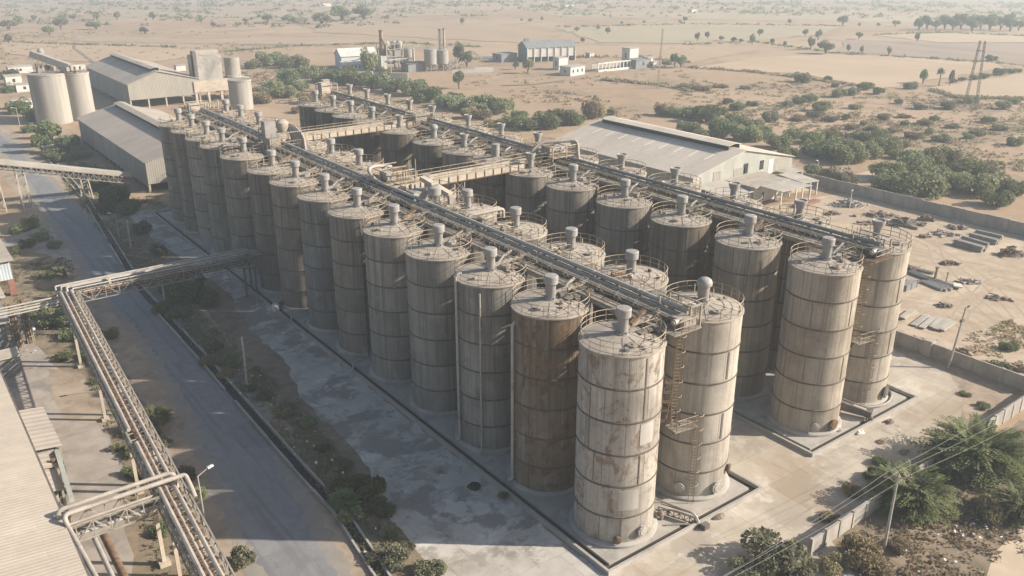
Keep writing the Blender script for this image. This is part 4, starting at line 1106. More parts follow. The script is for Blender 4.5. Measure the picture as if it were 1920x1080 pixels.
for k in range(int(L/.45)): b.bx(k*.45, k*.45+.06, -.55, .4, ZB-1.36, ZB-1.28)
b.build('cable_tray', M['rust'], t, False)
xc = L*.62
for (dy, dz, r, a, e, m) in [(-.9, .2, .2, 0, xc-1, 'pipe_tan'), (-.30, .10, .10, 0, L, 'pipe_tan'), (.35, .16, .18, 0, L, 'pipe_tan'), (-.8, .12, .2, xc+1.6, L, 'pipe_tan'), (.72, -.55, .1, 0, L, 'rust'), (-.1, -.6, .12, 0, L, 'pipe')]:
    MB().tube([(a, dy, ZB+dz), (e, dy, ZB+dz)], r, 8).build('pipe', M[m], t)
for f in (.13, .36, .60, .83):
    for yy in (-1.0, 1.0):
        b = MB(); b.bx(L*f-.15, L*f+.15, yy-.15, yy+.15, .35, ZB-1.5); b.bx(L*f-.4, L*f+.4, yy-.4, yy+.4, 0, .35); b.build('column', M['conc_tan'], t, False)

c1 = at(322, 890, ZB+1.0); c0 = at(112, 965, ZB+1.0)
ym = (c0.y+c1.y)/2
t = thing('pipe_bridge', 'pipe branch crossing from the left building roof edge to the rack', 'bridge', (0, ym, 0))
b = MB(); truss(b, (c0.x-.5, -1.3, ZB-1.2), (c1.x-1.6, -1.3, ZB-1.2), 1.5, 6, .09, .12); truss(b, (c0.x-.5, .5, ZB-1.2), (c1.x-1.6, .5, ZB-1.2), 1.5, 6, .09, .12)
b.build('truss', M['steel'], t, False)
bentpipe([(c0.x-.15, .5, ZB-1.4), (c0.x-.1, .5, ZB+1), (c1.x-.3, .55, ZB+1), (c1.x+.2, .3, ZB+.9), (c1.x+.2, -.1, ZB-.3)], .19, 10, .6).build('pipe', M['pipe_tan'], t)
bentpipe([(c0.x+1.0, -14, ZB-.3), (c0.x+.3, -1.0, ZB+.2), (c0.x+.2, -.4, ZB+1), (c1.x+.3, -.45, ZB+1), (c1.x+.9, -.5, ZB+1), (c1.x+.95, -1.6, ZB+.4), (c1.x+.95, -2.4, ZB-.2)], .2, 10, .7).build('pipe', M['pipe_tan'], t)
for (dy, dz, m) in ((-.9, -.05, 'pipe'), (-.2, -.15, 'pipe_tan'), (-1.0, -.75, 'pipe'), (-.4, -.8, 'steel_dark'), (.1, -.8, 'pipe_tan')):
    MB().tube([(c0.x-.6, dy, ZB+dz), (c1.x-1.2, dy, ZB+dz)], .12, 8).build('pipe', M[m], t)
for (dx, r, m) in ((1.9, .2, 'pipe'), (2.6, .3, 'rust')):
    MB().tube([(c0.x+dx, -1.0, ZB-1.6), (c0.x+dx, -17, ZB-1.6)], r, 10).build('pipe', M[m], t)
for x in (c0.x+.2, c1.x-1.9):
    b = MB(); b.bx(x-.16, x+.16, -.6, -.28, .4, ZB-1.2); b.bx(x-.45, x+.45, -.9, 0, 0, .4); b.build('column', M['conc_tan'], t, False)
b = MB()
for k in range(14):
    y = -.8*k; b.beam((c0.x-.5, y, 1.5), (c0.x-.5, y, ZB-.9), .07); b.beam((c0.x-.5, y, ZB-.9-.3*(k % 3)), (c0.x+.9, y-.3, ZB-.9-.3*(k % 3)), .07)
b.beam((c0.x-.5, 0, ZB-.9), (c0.x-.5, -11, ZB-.9), .09); b.beam((c0.x+.6, 0, ZB-1.4), (c0.x+.6, -11, ZB-1.4), .09)
b.build('pipe_brackets', M['steel'], t, False)

# ------------------------------------------------------------------ buildings at left
e0, e1 = at(0, 645, 7.2), at(128, 1080, 7.2)
ex = (e0.x+e1.x)/2
def gable_roof(mb, x0, x1, y0, y1, ze, zr, xr=None, ov=.4, th=.12):
    xr = xr if xr is not None else (x0+x1)/2
    for (xa, za, xb, zb) in ((x0-ov, ze-ov*(zr-ze)/(xr-x0), xr, zr), (x1+ov, ze-ov*(zr-ze)/(x1-xr), xr, zr)):
        vs = [(xa, y0-ov, za), (xb, y0-ov, zb), (xb, y1+ov, zb), (xa, y1+ov, za)]
        vs2 = [(x, y, z-th) for x, y, z in vs]
        mb.add(vs+vs2, [(0, 1, 2, 3), (7, 6, 5, 4), (0, 4, 5, 1), (1, 5, 6, 2), (2, 6, 7, 3), (3, 7, 4, 0)])
def gable_wall(mb, x0, x1, y, ze, zr, zb, xr=None, th=.15):
    xr = xr if xr is not None else (x0+x1)/2
    f = [(x0, y, zb), (x1, y, zb), (x1, y, ze), (xr, y, zr), (x0, y, ze)]; g = [(p[0], y+th, p[2]) for p in f]
    n = 5; mb.add(f+g, [tuple(range(n)), tuple(reversed(range(n, 2*n)))]+[(i, n+i, n+(i+1) % n, (i+1) % n) for i in range(n)])

t = thing('process_building', 'long building with broad tan corrugated roof at the lower left', 'building', (ex, 0, 0))
b = MB(); y0, y1 = -10, e0.y+1.5
vs = [(0, y0, 7.2), (0, y1, 7.2), (-22, y1, 9.2), (-22, y0, 9.2)]; b.add(vs+[(x, y, z-.15) for x, y, z in vs], [(0, 1, 2, 3), (7, 6, 5, 4), (0, 4, 5, 1), (1, 5, 6, 2), (2, 6, 7, 3), (3, 7, 4, 0)])
b.f[0] = (0, 1, 2, 3)
b.build('roof', M['sheet_tan_x'], t, False)
MB().bx(-21.5, -.5, y0+.5, y1-.5, 0, 7.0).build('wall', M['concrete'], t, False)
b = MB().bx(0, .18, y0, y1, 6.95, 7.1); b.build('gutter', M['steel_dark'], t, False)
def canopy(px, z, drop, label, cat='canopy', m='sheet_tan', skirt=True):
    a, c = at(*px[0], z), at(*px[1], z)
    t = thing('canopy', label, cat, ((a.x+c.x)/2, (a.y+c.y)/2, 0)); hx, hy = abs(c.x-a.x)/2, abs(a.y-c.y)/2
    b = MB(); vs = [(-hx-1, -hy, z+.35), (hx, -hy, z), (hx, hy, z), (-hx-1, hy, z+.35)]; b.add(vs+[(x, y, q-.1) for x, y, q in vs], [(0, 1, 2, 3), (7, 6, 5, 4), (0, 4, 5, 1), (1, 5, 6, 2), (2, 6, 7, 3), (3, 7, 4, 0)])
    b.build('roof', M[m], t, False)
    for sy in (-1, 1): MB().bx(hx-.3, hx-.12, sy*(hy-.2)-.09, sy*(hy-.2)+.09, 0, z-.08).build('post', M['steel'], t, False)
    if skirt: MB().bx(-hx-.9, hx-.6, -hy+.2, hy-.2, 0, z-.4).build('wall', M['concrete'], t, False)
canopy([(45, 772), (116, 834)], 5.0, 0, 'pale sheet canopy beside the tan roof, farthest and largest of three')
canopy([(68, 838), (112, 872)], 4.2, 0, 'dusty sheet canopy beside the tan roof, middle of three')
canopy([(76, 876), (122, 916)], 4.0, 0, 'flat tan canopy beside the tan roof, nearest the pipe branch')
t = thing('duct', 'long pale square duct beside the canopies below the tan roof', 'duct', (0, 0, 0))
MB().beam(tuple(at(104, 838, 4.4)), tuple(at(135, 938, 4.4)), .4).build('casing', M['clad_green'], t, False)
b = MB(); p = at(110, 860, 0); q = at(131, 925, 0)
for s_ in (p, q): b.bx(s_.x-.1, s_.x+.1, s_.y-.1, s_.y+.1, 0, 4.2)
b.build('post', M['steel'], t, False)
t = thing('broken_hopper', 'torn pale sheet hopper below the nearest canopy', 'hopper', at(108, 935, 0))
b = MB(); b.add([(-1, -1, 4.0), (.9, -1.2, 3.6), (.8, .9, 3.5), (-.9, 1, 4.2), (-.3, -.3, 1.6), (.3, -.3, 1.6), (.3, .3, 1.6), (-.3, .3, 1.6)], [(0, 1, 5, 4), (1, 2, 6, 5), (2, 3, 7, 6), (3, 0, 4, 7), (4, 5, 6, 7)]); b.build('funnel', M['conc_tan'], t, False)
b = MB().tube([(.2, -.5, .4), (.3, -.6, 4.6)], .22, 8); b.bx(-.2, .2, -.2, .2, 0, 1.7); b.build('stand_pipe', M['rust'], t)

# upper-left workshop, low roofs, process columns
t = thing('workshop', 'small workshop with pale blue cladding on red brick at the left edge', 'building', (-34.0, 95.0, 0))
b = MB(); b.bx(-9, 0, 0, 17, 2.6, 5.6); b.build('wall', M['clad_blue'], t, False)
for (x, y) in ((-.35, .35), (-.35, 8), (-3.6, .35), (-7, .35)): MB().bx(x-.45, x+.45, y-.36, y+.36, 0, 2.59).build('brick_pier', M['brick'], t, False)
b = MB(); b.bx(-9.6, .5, -.6, 17.5, 5.62, 5.8); b.build('roof', M['sheet_tan'], t, False)
w_ = MB().bx(0.0, .06, 1.2, 4.2, 3.4, 5.0).build('window', M['clad_green'], t, False); MB().bx(.06, .09, 1.35, 4.05, 3.5, 4.9).build('pane', M['glass'], w_, False)
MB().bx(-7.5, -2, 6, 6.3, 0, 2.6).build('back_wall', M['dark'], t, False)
t = thing('low_shed', 'low shed with flat tan slab roof under the pipe bridge at left', 'shed', (-38.5, 76.0, 0))
b = MB(); b.bx(-6, 2.4, -1.8, 1.6, 3.602, 3.8); b.build('roof', M['conc_tan'], t, False); MB().bx(-6, 2.2, 9, 13.5, 3.402, 3.6).build('roof', M['conc_tan'], t, False)
MB().bx(-5.6, .6, -1.2, 1.2, 0, 3.6).build('wall', M['clad_dark'], t, False); MB().bx(-5.6, 1.6, 9.5, 13, 0, 3.4).build('wall', M['clad_dark'], t, False)
t = thing('low_shed', 'small shed with pale roof between the tan roof and process columns', 'shed', tuple(at(24, 700, 0)))
MB().bx(-2.4, 1.2, -1.4, 1.6, 2.6, 2.75).build('roof', M['conc_tan'], t, False); MB().bx(-2.2, .9, -1.1, 1.3, 0, 2.6).build('wall', M['clad_dark'], t, False)
for i, (u, v, s_, lab) in enumerate([(36, 650, 1.0, 'rusty process column with ladder pipes beside the low shed, left one'), (58, 642, .8, 'rusty slim process column with white fitting, right one of the pair')]):
    p = at(u, v); t = thing('process_column', lab, 'column', p)
    MB().lathe([(.6*s_, 0), (.6*s_, .3), (.45*s_, .5), (.45*s_, 4.6), (.3*s_, 5.2), (.3*s_, 6.0), (0, 6.1)], 14).build('vessel', M['rust'], t)
    b = MB()
    for k in range(5): b.tube([(.6*s_*math.cos(k*1.3), .6*s_*math.sin(k*1.3), 0), (.6*s_*math.cos(k*1.3), .6*s_*math.sin(k*1.3), 3+k*.6)], .06, 5)
    for k in range(4): b.ring(.62*s_, 1+k*1.2, .05, 16)
    b.build('ladder_pipes', M['steel'], t)
    MB().lathe([(.22, 0), (.28, .2), (.2, .5), (0, .55)], 10, (.6, -.2, 1.6)).build('fitting', M['white'], t)
p = at(18, 675); t = thing('storage_drum', 'dark horizontal drum in the shade beside the process columns', 'tank', p)
MB().tube([(-1.4, 0, 1.4), (1.2, .2, 1.4)], .9, 16).build('vessel', M['steel_dark'], t); b = MB(); b.bx(-1, -.7, -.7, .7, 0, .8); b.bx(.5, .8, -.7, .7, 0, .8); b.build('saddle', M['concrete'], t, False)

# conveyor gallery
yg = 147.5
g0, g1 = at_y(0, 306, yg), at_y(240, 330, yg)
gd = (g1-g0); gx = g0-gd*.35
t = thing('conveyor_gallery', 'inclined conveyor gallery with pale cover crossing the road to the shed', 'conveyor', (0, yg, 0))
gs, ge = Vector((gx.x, 0, gx.z)), Vector((g1.x+.6, 0, g1.z-.1))
MB().beam(gs+Vector((0, 0, .35)), ge+Vector((0, 0, .35)), 2.3, .7).build('cover', M['conc_light'], t, False)
b = MB(); truss(b, gs+Vector((0, -1.1, -1.5)), ge+Vector((0, -1.1, -1.5)), 1.4, 34, .08, .13); truss(b, gs+Vector((0, 1.1, -1.5)), ge+Vector((0, 1.1, -1.5)), 1.4, 34, .08, .13); b.build('truss', M['steel'], t, False)
b = MB().beam(gs+Vector((0, 0, -.6)), ge+Vector((0, 0, -.6)), 1.4, .3); b.build('belt_trough', M['steel_dark'], t, False)
for (u, v) in ((150, 366), (45, 392), (-10, 392)):
    p = at(u, v); f = (p.x-gs.x)/(ge.x-gs.x); zt = gs.z+(ge.z-gs.z)*f-1.5
    b = MB()
    for dy in (-1, 1):
        b.beam((p.x+.1, dy*1.6, 0), (p.x, dy*.95, zt), .22); b.beam((p.x+1.7, dy*1.6, 0), (p.x+1.4, dy*.95, zt), .2)
        for k in range(3): b.beam((p.x+.1, dy*(1.6-.2*k), zt*(k+.5)/3.2), (p.x+1.6, dy*(1.6-.2*k), zt*(k+.9)/3.2), .1)
    b.build('trestle', M['conc_tan'], t, False)

def shed(name, label, x0, x1, y0, y1, ze, zr, xr, zopen, roofm, front, side, monitor=True, nc=4, cat='shed'):
    t = thing(name, label, cat, (x0, y0, 0)); X, Y = x1-x0, y1-y0; xr -= x0
    b = MB(); gable_roof(b, 0, X, 0, Y, ze, zr, xr); b.build('roof', M[roofm], t, False)
    b = MB(); gable_wall(b, 0, X, 0, ze-.06, zr-.08, zopen, xr); b.build('gable_wall', M[front], t, False)
    b = MB(); gable_wall(b, 0, X, Y-.15, ze-.06, zr-.08, 0, xr); b.build('gable_wall', M[front], t, False)
    b = MB(); b.bx(.0, .15, .152, Y-.152, min(zopen, 1.2), ze-.1); b.build('side_wall', M[side], t, False)
    b = MB(); b.bx(X-.15, X, .152, Y-.152, min(zopen, 1.2), ze-.1); b.build('side_wall', M[side], t, False)
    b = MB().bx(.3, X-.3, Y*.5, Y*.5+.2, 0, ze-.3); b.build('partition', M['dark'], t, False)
    for k in range(nc+1):
        x = .25+(X-.5)*k/nc; MB().bx(x-.22, x+.22, .2, .6, 0, max(zopen, 1)+.3).build('column', M['conc_tan'], t, False)
    if monitor:
        b = MB(); w_ = X*.055
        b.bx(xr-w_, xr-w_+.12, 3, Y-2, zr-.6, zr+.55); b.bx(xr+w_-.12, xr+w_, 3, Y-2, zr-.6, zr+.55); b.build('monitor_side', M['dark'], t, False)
        b = MB(); gable_roof(b, xr-w_-.3, xr+w_+.3, 2.8, Y-2.2, zr+.60, zr+.95, xr, .1, .1); b.build('ridge_monitor', M[roofm], t, False)
    return t
s1 = shed('storage_shed', 'tan roofed shed beside the far end of the silo row', -1.2, 19.5, 143, 206, 6.9, 9.6, 9.2, 1.9, 'sheet_tan', 'clad', 'clad_y')
b = MB()
for k in range(16): b.bx(-.02, -.001, 2+k*3.7, 3+k*3.7, .5, 1.3)
b.build('vent_opening', M['dark'], s1, False)
s2 = shed('storage_shed', 'large grey-tan roofed shed behind the smaller shed, open at its foot', 23.3, 46.2, 252, 309, 8.2, 11.6, 33.2, 3.0, 'sheet_tan', 'clad', 'clad_y')
WH = shed('warehouse', 'broad pale roofed warehouse right of the silos', 85.8, 118.6, 68.2, 113, 5.4, 9.0, 101.6, 2.0, 'sheet_pale', 'clad_green', 'clad_green', True, 6, 'warehouse')
for k in range(9):
    yy = 4+k*4.4; q = []
    for (f, zz) in ((.50, .03), (.70, .03)):
        x = 15.8*f; z = 5.4+3.6*f+zz; q.append((x, z))
    b = MB(); b.quad((q[0][0], yy, q[0][1]), (q[1][0], yy, q[1][1]), (q[1][0], yy+.5, q[1][1]), (q[0][0], yy+.5, q[0][1])); b.build('skylight', M['skylight'], WH, False)
MB().bx(0.05, 32.7, .02, .35, 0, 1.96).build('base_wall', M['white'], WH, False)
for (u, v, w_, h_) in ((1398, 316, 1.5, 2.2), (1428, 309, 1.3, 2.0), (1386, 322, 3.6, 1.6)):
    p = at_y(u, v, 68.2); m = 'glass' if w_ < 2 else 'clad'
    MB().bx(p.x-85.8-w_/2, p.x-85.8+w_/2, -.06, -.004, p.z-h_/2, p.z+h_/2).build('window' if w_ < 2 else 'patch_panel', M[m], WH, False)
for k, (u0, u1) in enumerate(((1338, 1352), (1440, 1448), (1448, 1478))):
    a, c = at_y(u0, 320, 68.2), at_y(u1, 320, 68.2)
    MB().bx(a.x-85.8, c.x-85.8, -.05, -.003, 2.2, 5.0+.09*(15.8-abs(a.x-101.6))).build('cladding_panel', M[('clad', 'skylight', 'clad')[k]], WH, False)
t = thing('annex', 'flat roofed annex joined to the warehouse gable, tan slab roof', 'building', (95.5, 60.2, 0))
MB().bx(0, 11.5, 0, 7.7, 0, 3.3).build('wall', M['white'], t, False); MB().bx(-.4, 11.9, -.5, 7.6, 3.32, 3.55).build('roof', M['roof_dust'], t, False)
MB().bx(2, 3.2, -.05, -.003, 0, 2.1).build('door', M['glass'], t, False); MB().bx(-.06, -.003, 2, 3.4, 1.1, 2.2).build('window', M['glass'], t, False)
t = thing('annex', 'low white annex with pale lean-to roof nearest the silos', 'building', (86.5, 60.5, 0))
MB().bx(0, 8.4, 0, 7.6, 0, 2.7).build('wall', M['white'], t, False); b = MB(); vs = [(-.4, -.6, 2.75), (8.6, -.6, 2.75), (8.6, 7.6, 3.6), (-.4, 7.6, 3.6)]; b.add(vs+[(x, y, z-.12) for x, y, z in vs], [(0, 1, 2, 3), (7, 6, 5, 4), (0, 4, 5, 1), (1, 5, 6, 2), (2, 6, 7, 3), (3, 7, 4, 0)]); b.build('roof', M['conc_light'], t, False)
MB().bx(4, 6.6, -.05, -.003, 0, 2.0).build('door', M['dark'], t, False)
def porch(label, x0, x1, y0, y1, z0, z1, open_=True):
    t = thing('porch', label, 'canopy', (x0, y0, 0)); X, Y = x1-x0, y1-y0
    b = MB(); vs = [(0, 0, z0), (X, 0, z0-.25), (X, Y, z1-.25), (0, Y, z1)]; b.add(vs+[(x, y, z-.12) for x, y, z in vs], [(0, 1, 2, 3), (7, 6, 5, 4), (0, 4, 5, 1), (1, 5, 6, 2), (2, 6, 7, 3), (3, 7, 4, 0)]); b.build('roof', M['conc_light'], t, False)
    for x in (.2, X*.5, X-.2):
        for y in (.25, Y-.25): MB().bx(x-.11, x+.11, y-.11, y+.11, 0, min(z0, z1)-.35).build('post', M['white'], t, False)
    return t
porch('open white porch on posts in front of the warehouse', 96.5, 106.5, 54.2, 59.6, 3.7, 3.7)
porch('smaller pale porch at the warehouse corner', 107, 112.4, 56.6, 63.2, 3.3, 3.9)
MB_ = thing('low_platform', 'low brick platform in front of the white porch', 'platform', (100, 52.6, 0)); MB().bx(0, 7.5, 0, 1.4, 0, .5).build('slab', M['brick'], MB_, False)
t = thing('gate_shelter', 'pale lean-to shelter at the far corner of the warehouse', 'shelter', (112, 64.2, 0)); MB().bx(0, 5.6, 0, 3.4, 2.9, 3.05).build('roof', M['conc_light'], t, False)
b = MB()
for x in (.2, 5.4): b.bx(x-.1, x+.1, .2, .4, 0, 2.9)
b.build('post', M['white'], t, False)

# ------------------------------------------------------------------ old plant at the far left
def conc_silo(u, v, vtop, r, label, m='old_conc', deck=True, group=None):
    p = at(u, v); h = hgt(p, vtop); e = Vector((p.x-CAM.x, p.y-CAM.y, 0)).normalized()*r
    t = thing('concrete_silo', label, 'silo', (p.x+e.x, p.y+e.y, 0), 0, group)
    b = MB().lathe([(r, 0), (r, h*.5), (r, h), (r-.25, h), (0, h+.15)], 40, uvscale=20); b.build('shell', M[m], t)
    b = MB().lathe([(r+.15, h-.35), (r+.15, h+.08), (r-.2, h+.08)], 40); b.f = b.f[:-2]; b.uv = b.uv[:-2]; b.build('rim', M['concrete'], t)
    if deck: MB().ring(r-.15, h+1.0, .05, 30).build('railing', M['rail'], t)
    return t, h, r
ta, ha, ra_ = conc_silo(105, 234, 141, 5.1, 'broad old concrete silo with machinery on top at far left')
tb, hb_, rb_ = conc_silo(157, 227, 139, 3.7, 'slim old concrete silo right of the broad one')
t = thing('elevator_machinery', 'jumbled grey elevator machinery lying across the old concrete silo tops', 'machine', (ta.location.x+2.2, ta.location.y+.5, ha))
b = MB(); b.beam((-4.6, 3.4, 5.4), (4.0, -2.6, 1.5), 2.0, 1.9); b.build('sloping_casing', M['vent'], t, False)
MB().lathe([(.5, 2.6), (.9, 3.1), (.9, 4.6), (.4, 5.2), (0, 5.2)], 14, (-1.9, 3.4, 1.6)).build('cyclone', M['vent'], t)
MB().lathe([(.4, 1.6), (.7, 2.2), (.7, 3.2), (0, 3.5)], 12, (1.2, 1.2, .2)).build('cyclone', M['vent'], t)
b = MB()
for k in range(8):
    x = -4+1.1*k; y = 3-.8*k; b.beam((x, y-.6, .15), (x, y-.6, 2.6-.22*k), .14); b.beam((x, y+.6, .15), (x, y+.6, 2.6-.22*k), .14)
b.railing((-4, -3, .1), (2, -5, .1), 1.1, 1.4, .05)
for k in range(9): b.box((-3.5+1.1*k, 1.8-.75*k+(k % 3-1)*1.2, .7+.2*(k % 4)), (1.1, .9, 1.2+.3*(k % 3)), .3*k); b.beam((-4+k, 3-.6*k, .2), (-3.4+k, 1.2-.6*k, 3.4-.3*k), .16)
b.beam((-4.2, 2.6, .35), (6.6, -4.6, .35), .3); b.build('support_frame', M['steel'], t, False)
b = MB(); b.box((5.6, .2, 1.0), (2.4, 1.6, 1.3), .4); b.box((8.2, 1.2, .8), (1.5, 1.5, 1.2), .2); b.tube([(3.2, -1.2, 1.6), (9.0, 1.8, 1.1)], .4, 8); b.build('fan_casing', M['pipe'], t, False)
p = at(400, 190); hh = hgt(p, 97)
t = thing('elevator_tower', 'grey concrete elevator tower standing on a raised house behind the sheds', 'tower', p)
b = MB(); b.bx(-5, 4.4, 0, 6, 7.2, hh-1.2); b.build('tower_block', M['concrete'], t, False)
b = MB(); b.bx(-5, -3.9, -.1, 2.2, 7.3, hh+.4); b.build('dark_pier', M['steel_dark'], t, False)
MB().bx(-3.8, 4.3, 2.0, 5.8, hh-1.2, hh+.2).build('upper_block', M['conc_light'], t, False)
MB().railing((-5, .1, hh-1.2), (4.4, .1, hh-1.2), 1.0, 1.2, .05).build('railing', M['rail'], t)
MB().lathe([(2.6, 5.5), (2.6, hh-2.6), (0, hh-2.4)], 24, (8.8, 2.4, 0)).build('round_bin', M['conc_light'], t)
MB().bx(-6.2, 13, -1.2, 6.5, 3.6, 7.2).build('raised_house', M['conc_tan'], t, False)
for x in (-5.6, -1.5, 3, 7.5, 12): MB().bx(x-.4, x+.4, -1.0, -.2, 0, 3.6).build('column', M['conc_tan'], t, False)
conc_silo(455, 207, 152, 3.6, 'short pale round bin beside the raised house', 'old_conc', True)
b_ = thing('pipe_stands', 'pale upright pipes at the foot of the raised house', 'pipework', at(392, 214))
for k in range(5): MB().tube([(k*1.3-2, .4*(k % 2), 0), (k*1.3-2, .4*(k % 2), 3+1.2*(k % 3))], .22, 8).build('pipe', M['pipe'], b_)
def house(u, v, w_, d, h, label, m='white', wins=2, roof='conc_light', cat='house', name='small_house', par=.25):
    p = at(u, v); t = thing(name, label, cat, p)
    MB().bx(-w_/2, w_/2, 0, d, 0, h).build('wall', M[m], t, False)
    MB().bx(-w_/2-.2, w_/2+.2, -.2, d+.2, h+.003, h+par).build('roof', M[roof], t, False)
    for k in range(wins):
        x = -w_/2+w_*(k+.6)/(wins+.2); MB().bx(x-.45, x+.45, -.06, -.003, h*.35, h*.72).build('window', M['glass'], t, False)
    for k in range(max(1, wins//2)):
        y = d*(k+.6)/(max(1, wins//2)+.2); MB().bx(-w_/2-.06, -w_/2-.003, y-.45, y+.45, h*.35, h*.72).build('window', M['glass'], t, False)
    return t
house(28, 160, 5.5, 5, 3.4, 'small white house with dark window left of the old silos', wins=1)
house(48, 172, 5.5, 4, 2.6, 'low white shed roof below the small white house', 'white', 1)
house(40, 137, 9, 6, 2.6, 'long white roof behind the trees left of the old silos', 'white', 1)
house(38, 205, 4, 3, 2.8, 'small pink-walled hut half hidden by trees at far left', 'conc_light', 1, 'junk_pale')
house(58, 202, 3.5, 3, 2.6, 'small white hut against the foot of the broad old silo', 'white', 1)
house(120, 285, 9, 2.5, 1.6, 'low pale wall block behind the roadside tree', 'conc_light', 0)

# ------------------------------------------------------------------ far factory
p = at(641, 131); rz_ = -1.80; t = thing('far_warehouse', 'white-roofed blue-grey warehouse at left of the distant factory', 'building', p-Matrix.Rotation(rz_, 3, 'Z') @ Vector((6, 0, 0)), rz_)
b = MB(); gable_wall(b, -6.0, 6.0, 0, 5.6, 8.2, 0); b.build('gable_wall', M['clad_blue'], t, False)
b = MB(); gable_roof(b, -6, 6, 0, 16, 5.65, 8.35, None, .3); b.build('roof', M['white'], t, False)
MB().bx(-6, 6, .16, 16, 0, 5.5).build('wall', M['white'], t, False)
b = MB().bx(6.003, 11, -1, 12, 0, 3.6); b.build('front_block', M['clad_blue'], t, False)
MB().bx(6.003, 11.2, 12.003, 15, 0, 4.4).build('end_block', M['white'], t, False)
for k in range(7): MB().bx(11.003, 11.06, -.5+1.7*k, .3+1.7*k, .9, 2.4).build('window', M['glass'], t, False)
tag(MB().beam(at(560, 143, 1), at(700, 138, 1), .3, 2.0).build('compound_wall', M['white'], None, False), 'pale compound wall in front of the distant factory, left stretch', 'wall')
tag(MB().beam(at(702, 141, 1.2), at(765, 143, 1.2), .3, 2.4).build('compound_wall', M['white'], None, False), 'white compound wall in front of the distant preheater tower', 'wall')
for u0, v0, u1, v1, lab in ((848, 134, 925, 132, 'low white wall right of the distant bins'), (890, 130, 925, 129, 'white wall segment right of the distant factory tank'), (860, 108, 945, 107, 'long pale wall between distant bins and grey shed')):
    tag(MB().beam(at(u0, v0, .7), at(u1, v1, .7), .3, 1.4).build('compound_wall', M['white'], None, False), lab, 'wall')
def stack(u, v, vt, r, label, m='brick'):
    p = at(u, v); h = hgt(p, vt); t = thing('chimney', label, 'chimney', p)
    MB().lathe([(r*1.15, 0), (r, h*.5), (r*.92, h-.6)], 14).build('shaft', M[m], t); MB().lathe([(r*1.1, h-.6), (r*1.1, h), (0, h)], 14).build('cap', M['junk'], t); return t, h
stack(718, 134, 56, .9, 'brown chimney at left of the distant plant tower', 'wood')
stack(826, 129, 54, .5, 'left one of the twin tall chimneys at the distant plant', 'pipe_tan')
stack(834, 129, 53, .5, 'right one of the twin tall chimneys at the distant plant', 'pipe_tan')
p = at(742, 134); h = hgt(p, 78); t = thing('plant_tower', 'dark framed plant tower between chimney and bins at the distant factory', 'tower', p)
b = MB()
for x in (-4, 0, 4):
    for y in (0, 4, 8): b.beam((x, y, 0), (x, y, h-1), .35)
for z in (h*.25, h*.5, h*.75, h-1):
    for y in (0, 4, 8): b.beam((-4, y, z), (4, y, z), .3)
    for x in (-4, 0, 4): b.beam((x, 0, z), (x, 8, z), .3)
b.build('steel_frame', M['steel'], t, False)
b = MB(); b.bx(-3.6, 3.6, .4, 7.4, h*.3, h*.74); b.build('core_block', M['clad_dark'], t, False)
for (x, y) in ((-2, 3), (1.5, 3), (3, 1)): MB().lathe([(.3, h*.6), (1.3, h*.8), (1.3, h*.95), (.6, h), (0, h+.2)], 12, (x, y, 0)).build('cyclone', M['pipe'], t)
bentpipe([(-5.4, 1, h+1.5), (-3.6, .6, h-2), (-2, .4, h-5)], .5, 8, 1).build('down_duct', M['wood'], t)
MB().bx(-7, -4.4, -.5, 2.6, 0, h*.55).build('stair_block', M['clad_green'], t, False)
b = MB(); b.beam((-4, -1.4, 5.2), (8, -1.4, 5.2), .5, .35)
for x in (-3, 1, 4, 7): b.beam((x, -1.4, 0), (x, -1.4, 5), .25)
b.build('pipe_trestle', M['conc_tan'], t, False)
def bin_(u, v, vt, r, label, m):
    p = at(u, v); h = hgt(p, vt); t = thing('storage_bin', label, 'silo', p, 0, 'pale bins at the distant plant')
    MB().lathe([(r*.3, 1.0), (r, 3.0), (r, h), (0, h+.6)], 24).build('shell', M[m], t)
    b = MB()
    for k in range(6): a = k*PI/3; b.beam((r*.9*math.cos(a), r*.9*math.sin(a), 0), (r*.9*math.cos(a), r*.9*math.sin(a), 3.2), .25)
    b.build('leg', M['steel'], t, False)
    MB().ring(r-.1, h+1.0, .08, 18).build('railing', M['rail'], t)
bin_(767, 128, 91, 2.6, 'cream bin nearest the distant plant tower', 'conc_light'); bin_(808, 133, 92, 2.7, 'grey-white bin, left of the pair below the twin chimneys', 'vent'); bin_(831, 132, 94, 2.4, 'grey-white bin, right of the pair below the twin chimneys', 'vent')
t = thing('low_plant', 'dark low machinery sheds at the foot of the distant bins', 'shed', at(785, 134)); MB().bx(-5, 4, 0, 6, 0, 3.4).build('wall', M['clad_dark'], t, False); MB().bx(-5.4, 4.4, -.4, 6.4, 3.42, 3.6).build('roof', M['steel_dark'], t, False)
t = thing('scrap_heap', 'tangle of steel frames right of the distant twin bins', 'scrap', at(852, 132))
b = MB(); rr = random.Random(3)
for k in range(26): b.beam((rr.uniform(-4, 4), rr.uniform(0, 4), rr.uniform(0, .5)), (rr.uniform(-4, 4), rr.uniform(0, 4), rr.uniform(1, 5)), .22)
b.build('frames', M['steel'], t, False)
p = at(988, 117); t = thing('far_shed', 'grey gabled shed with pale side wall right of the distant factory', 'shed', p)
hs = hgt(p, 90); W_ = 12; Lg = (at(1079, 113)-p).length
t.rotation_euler = (0, 0, math.atan2((at(1079, 113)-p).y, (at(1079, 113)-p).x)-PI/2)
b = MB(); gable_wall(b, -W_, 0, 0, hs, hs+2.4, 0); b.build('gable_wall', M['clad_dark'], t, False)
b = MB(); gable_roof(b, -W_, 0, 0, Lg, hs+.06, hs+2.55, None, .3); b.build('roof', M['clad_dark'], t, False)
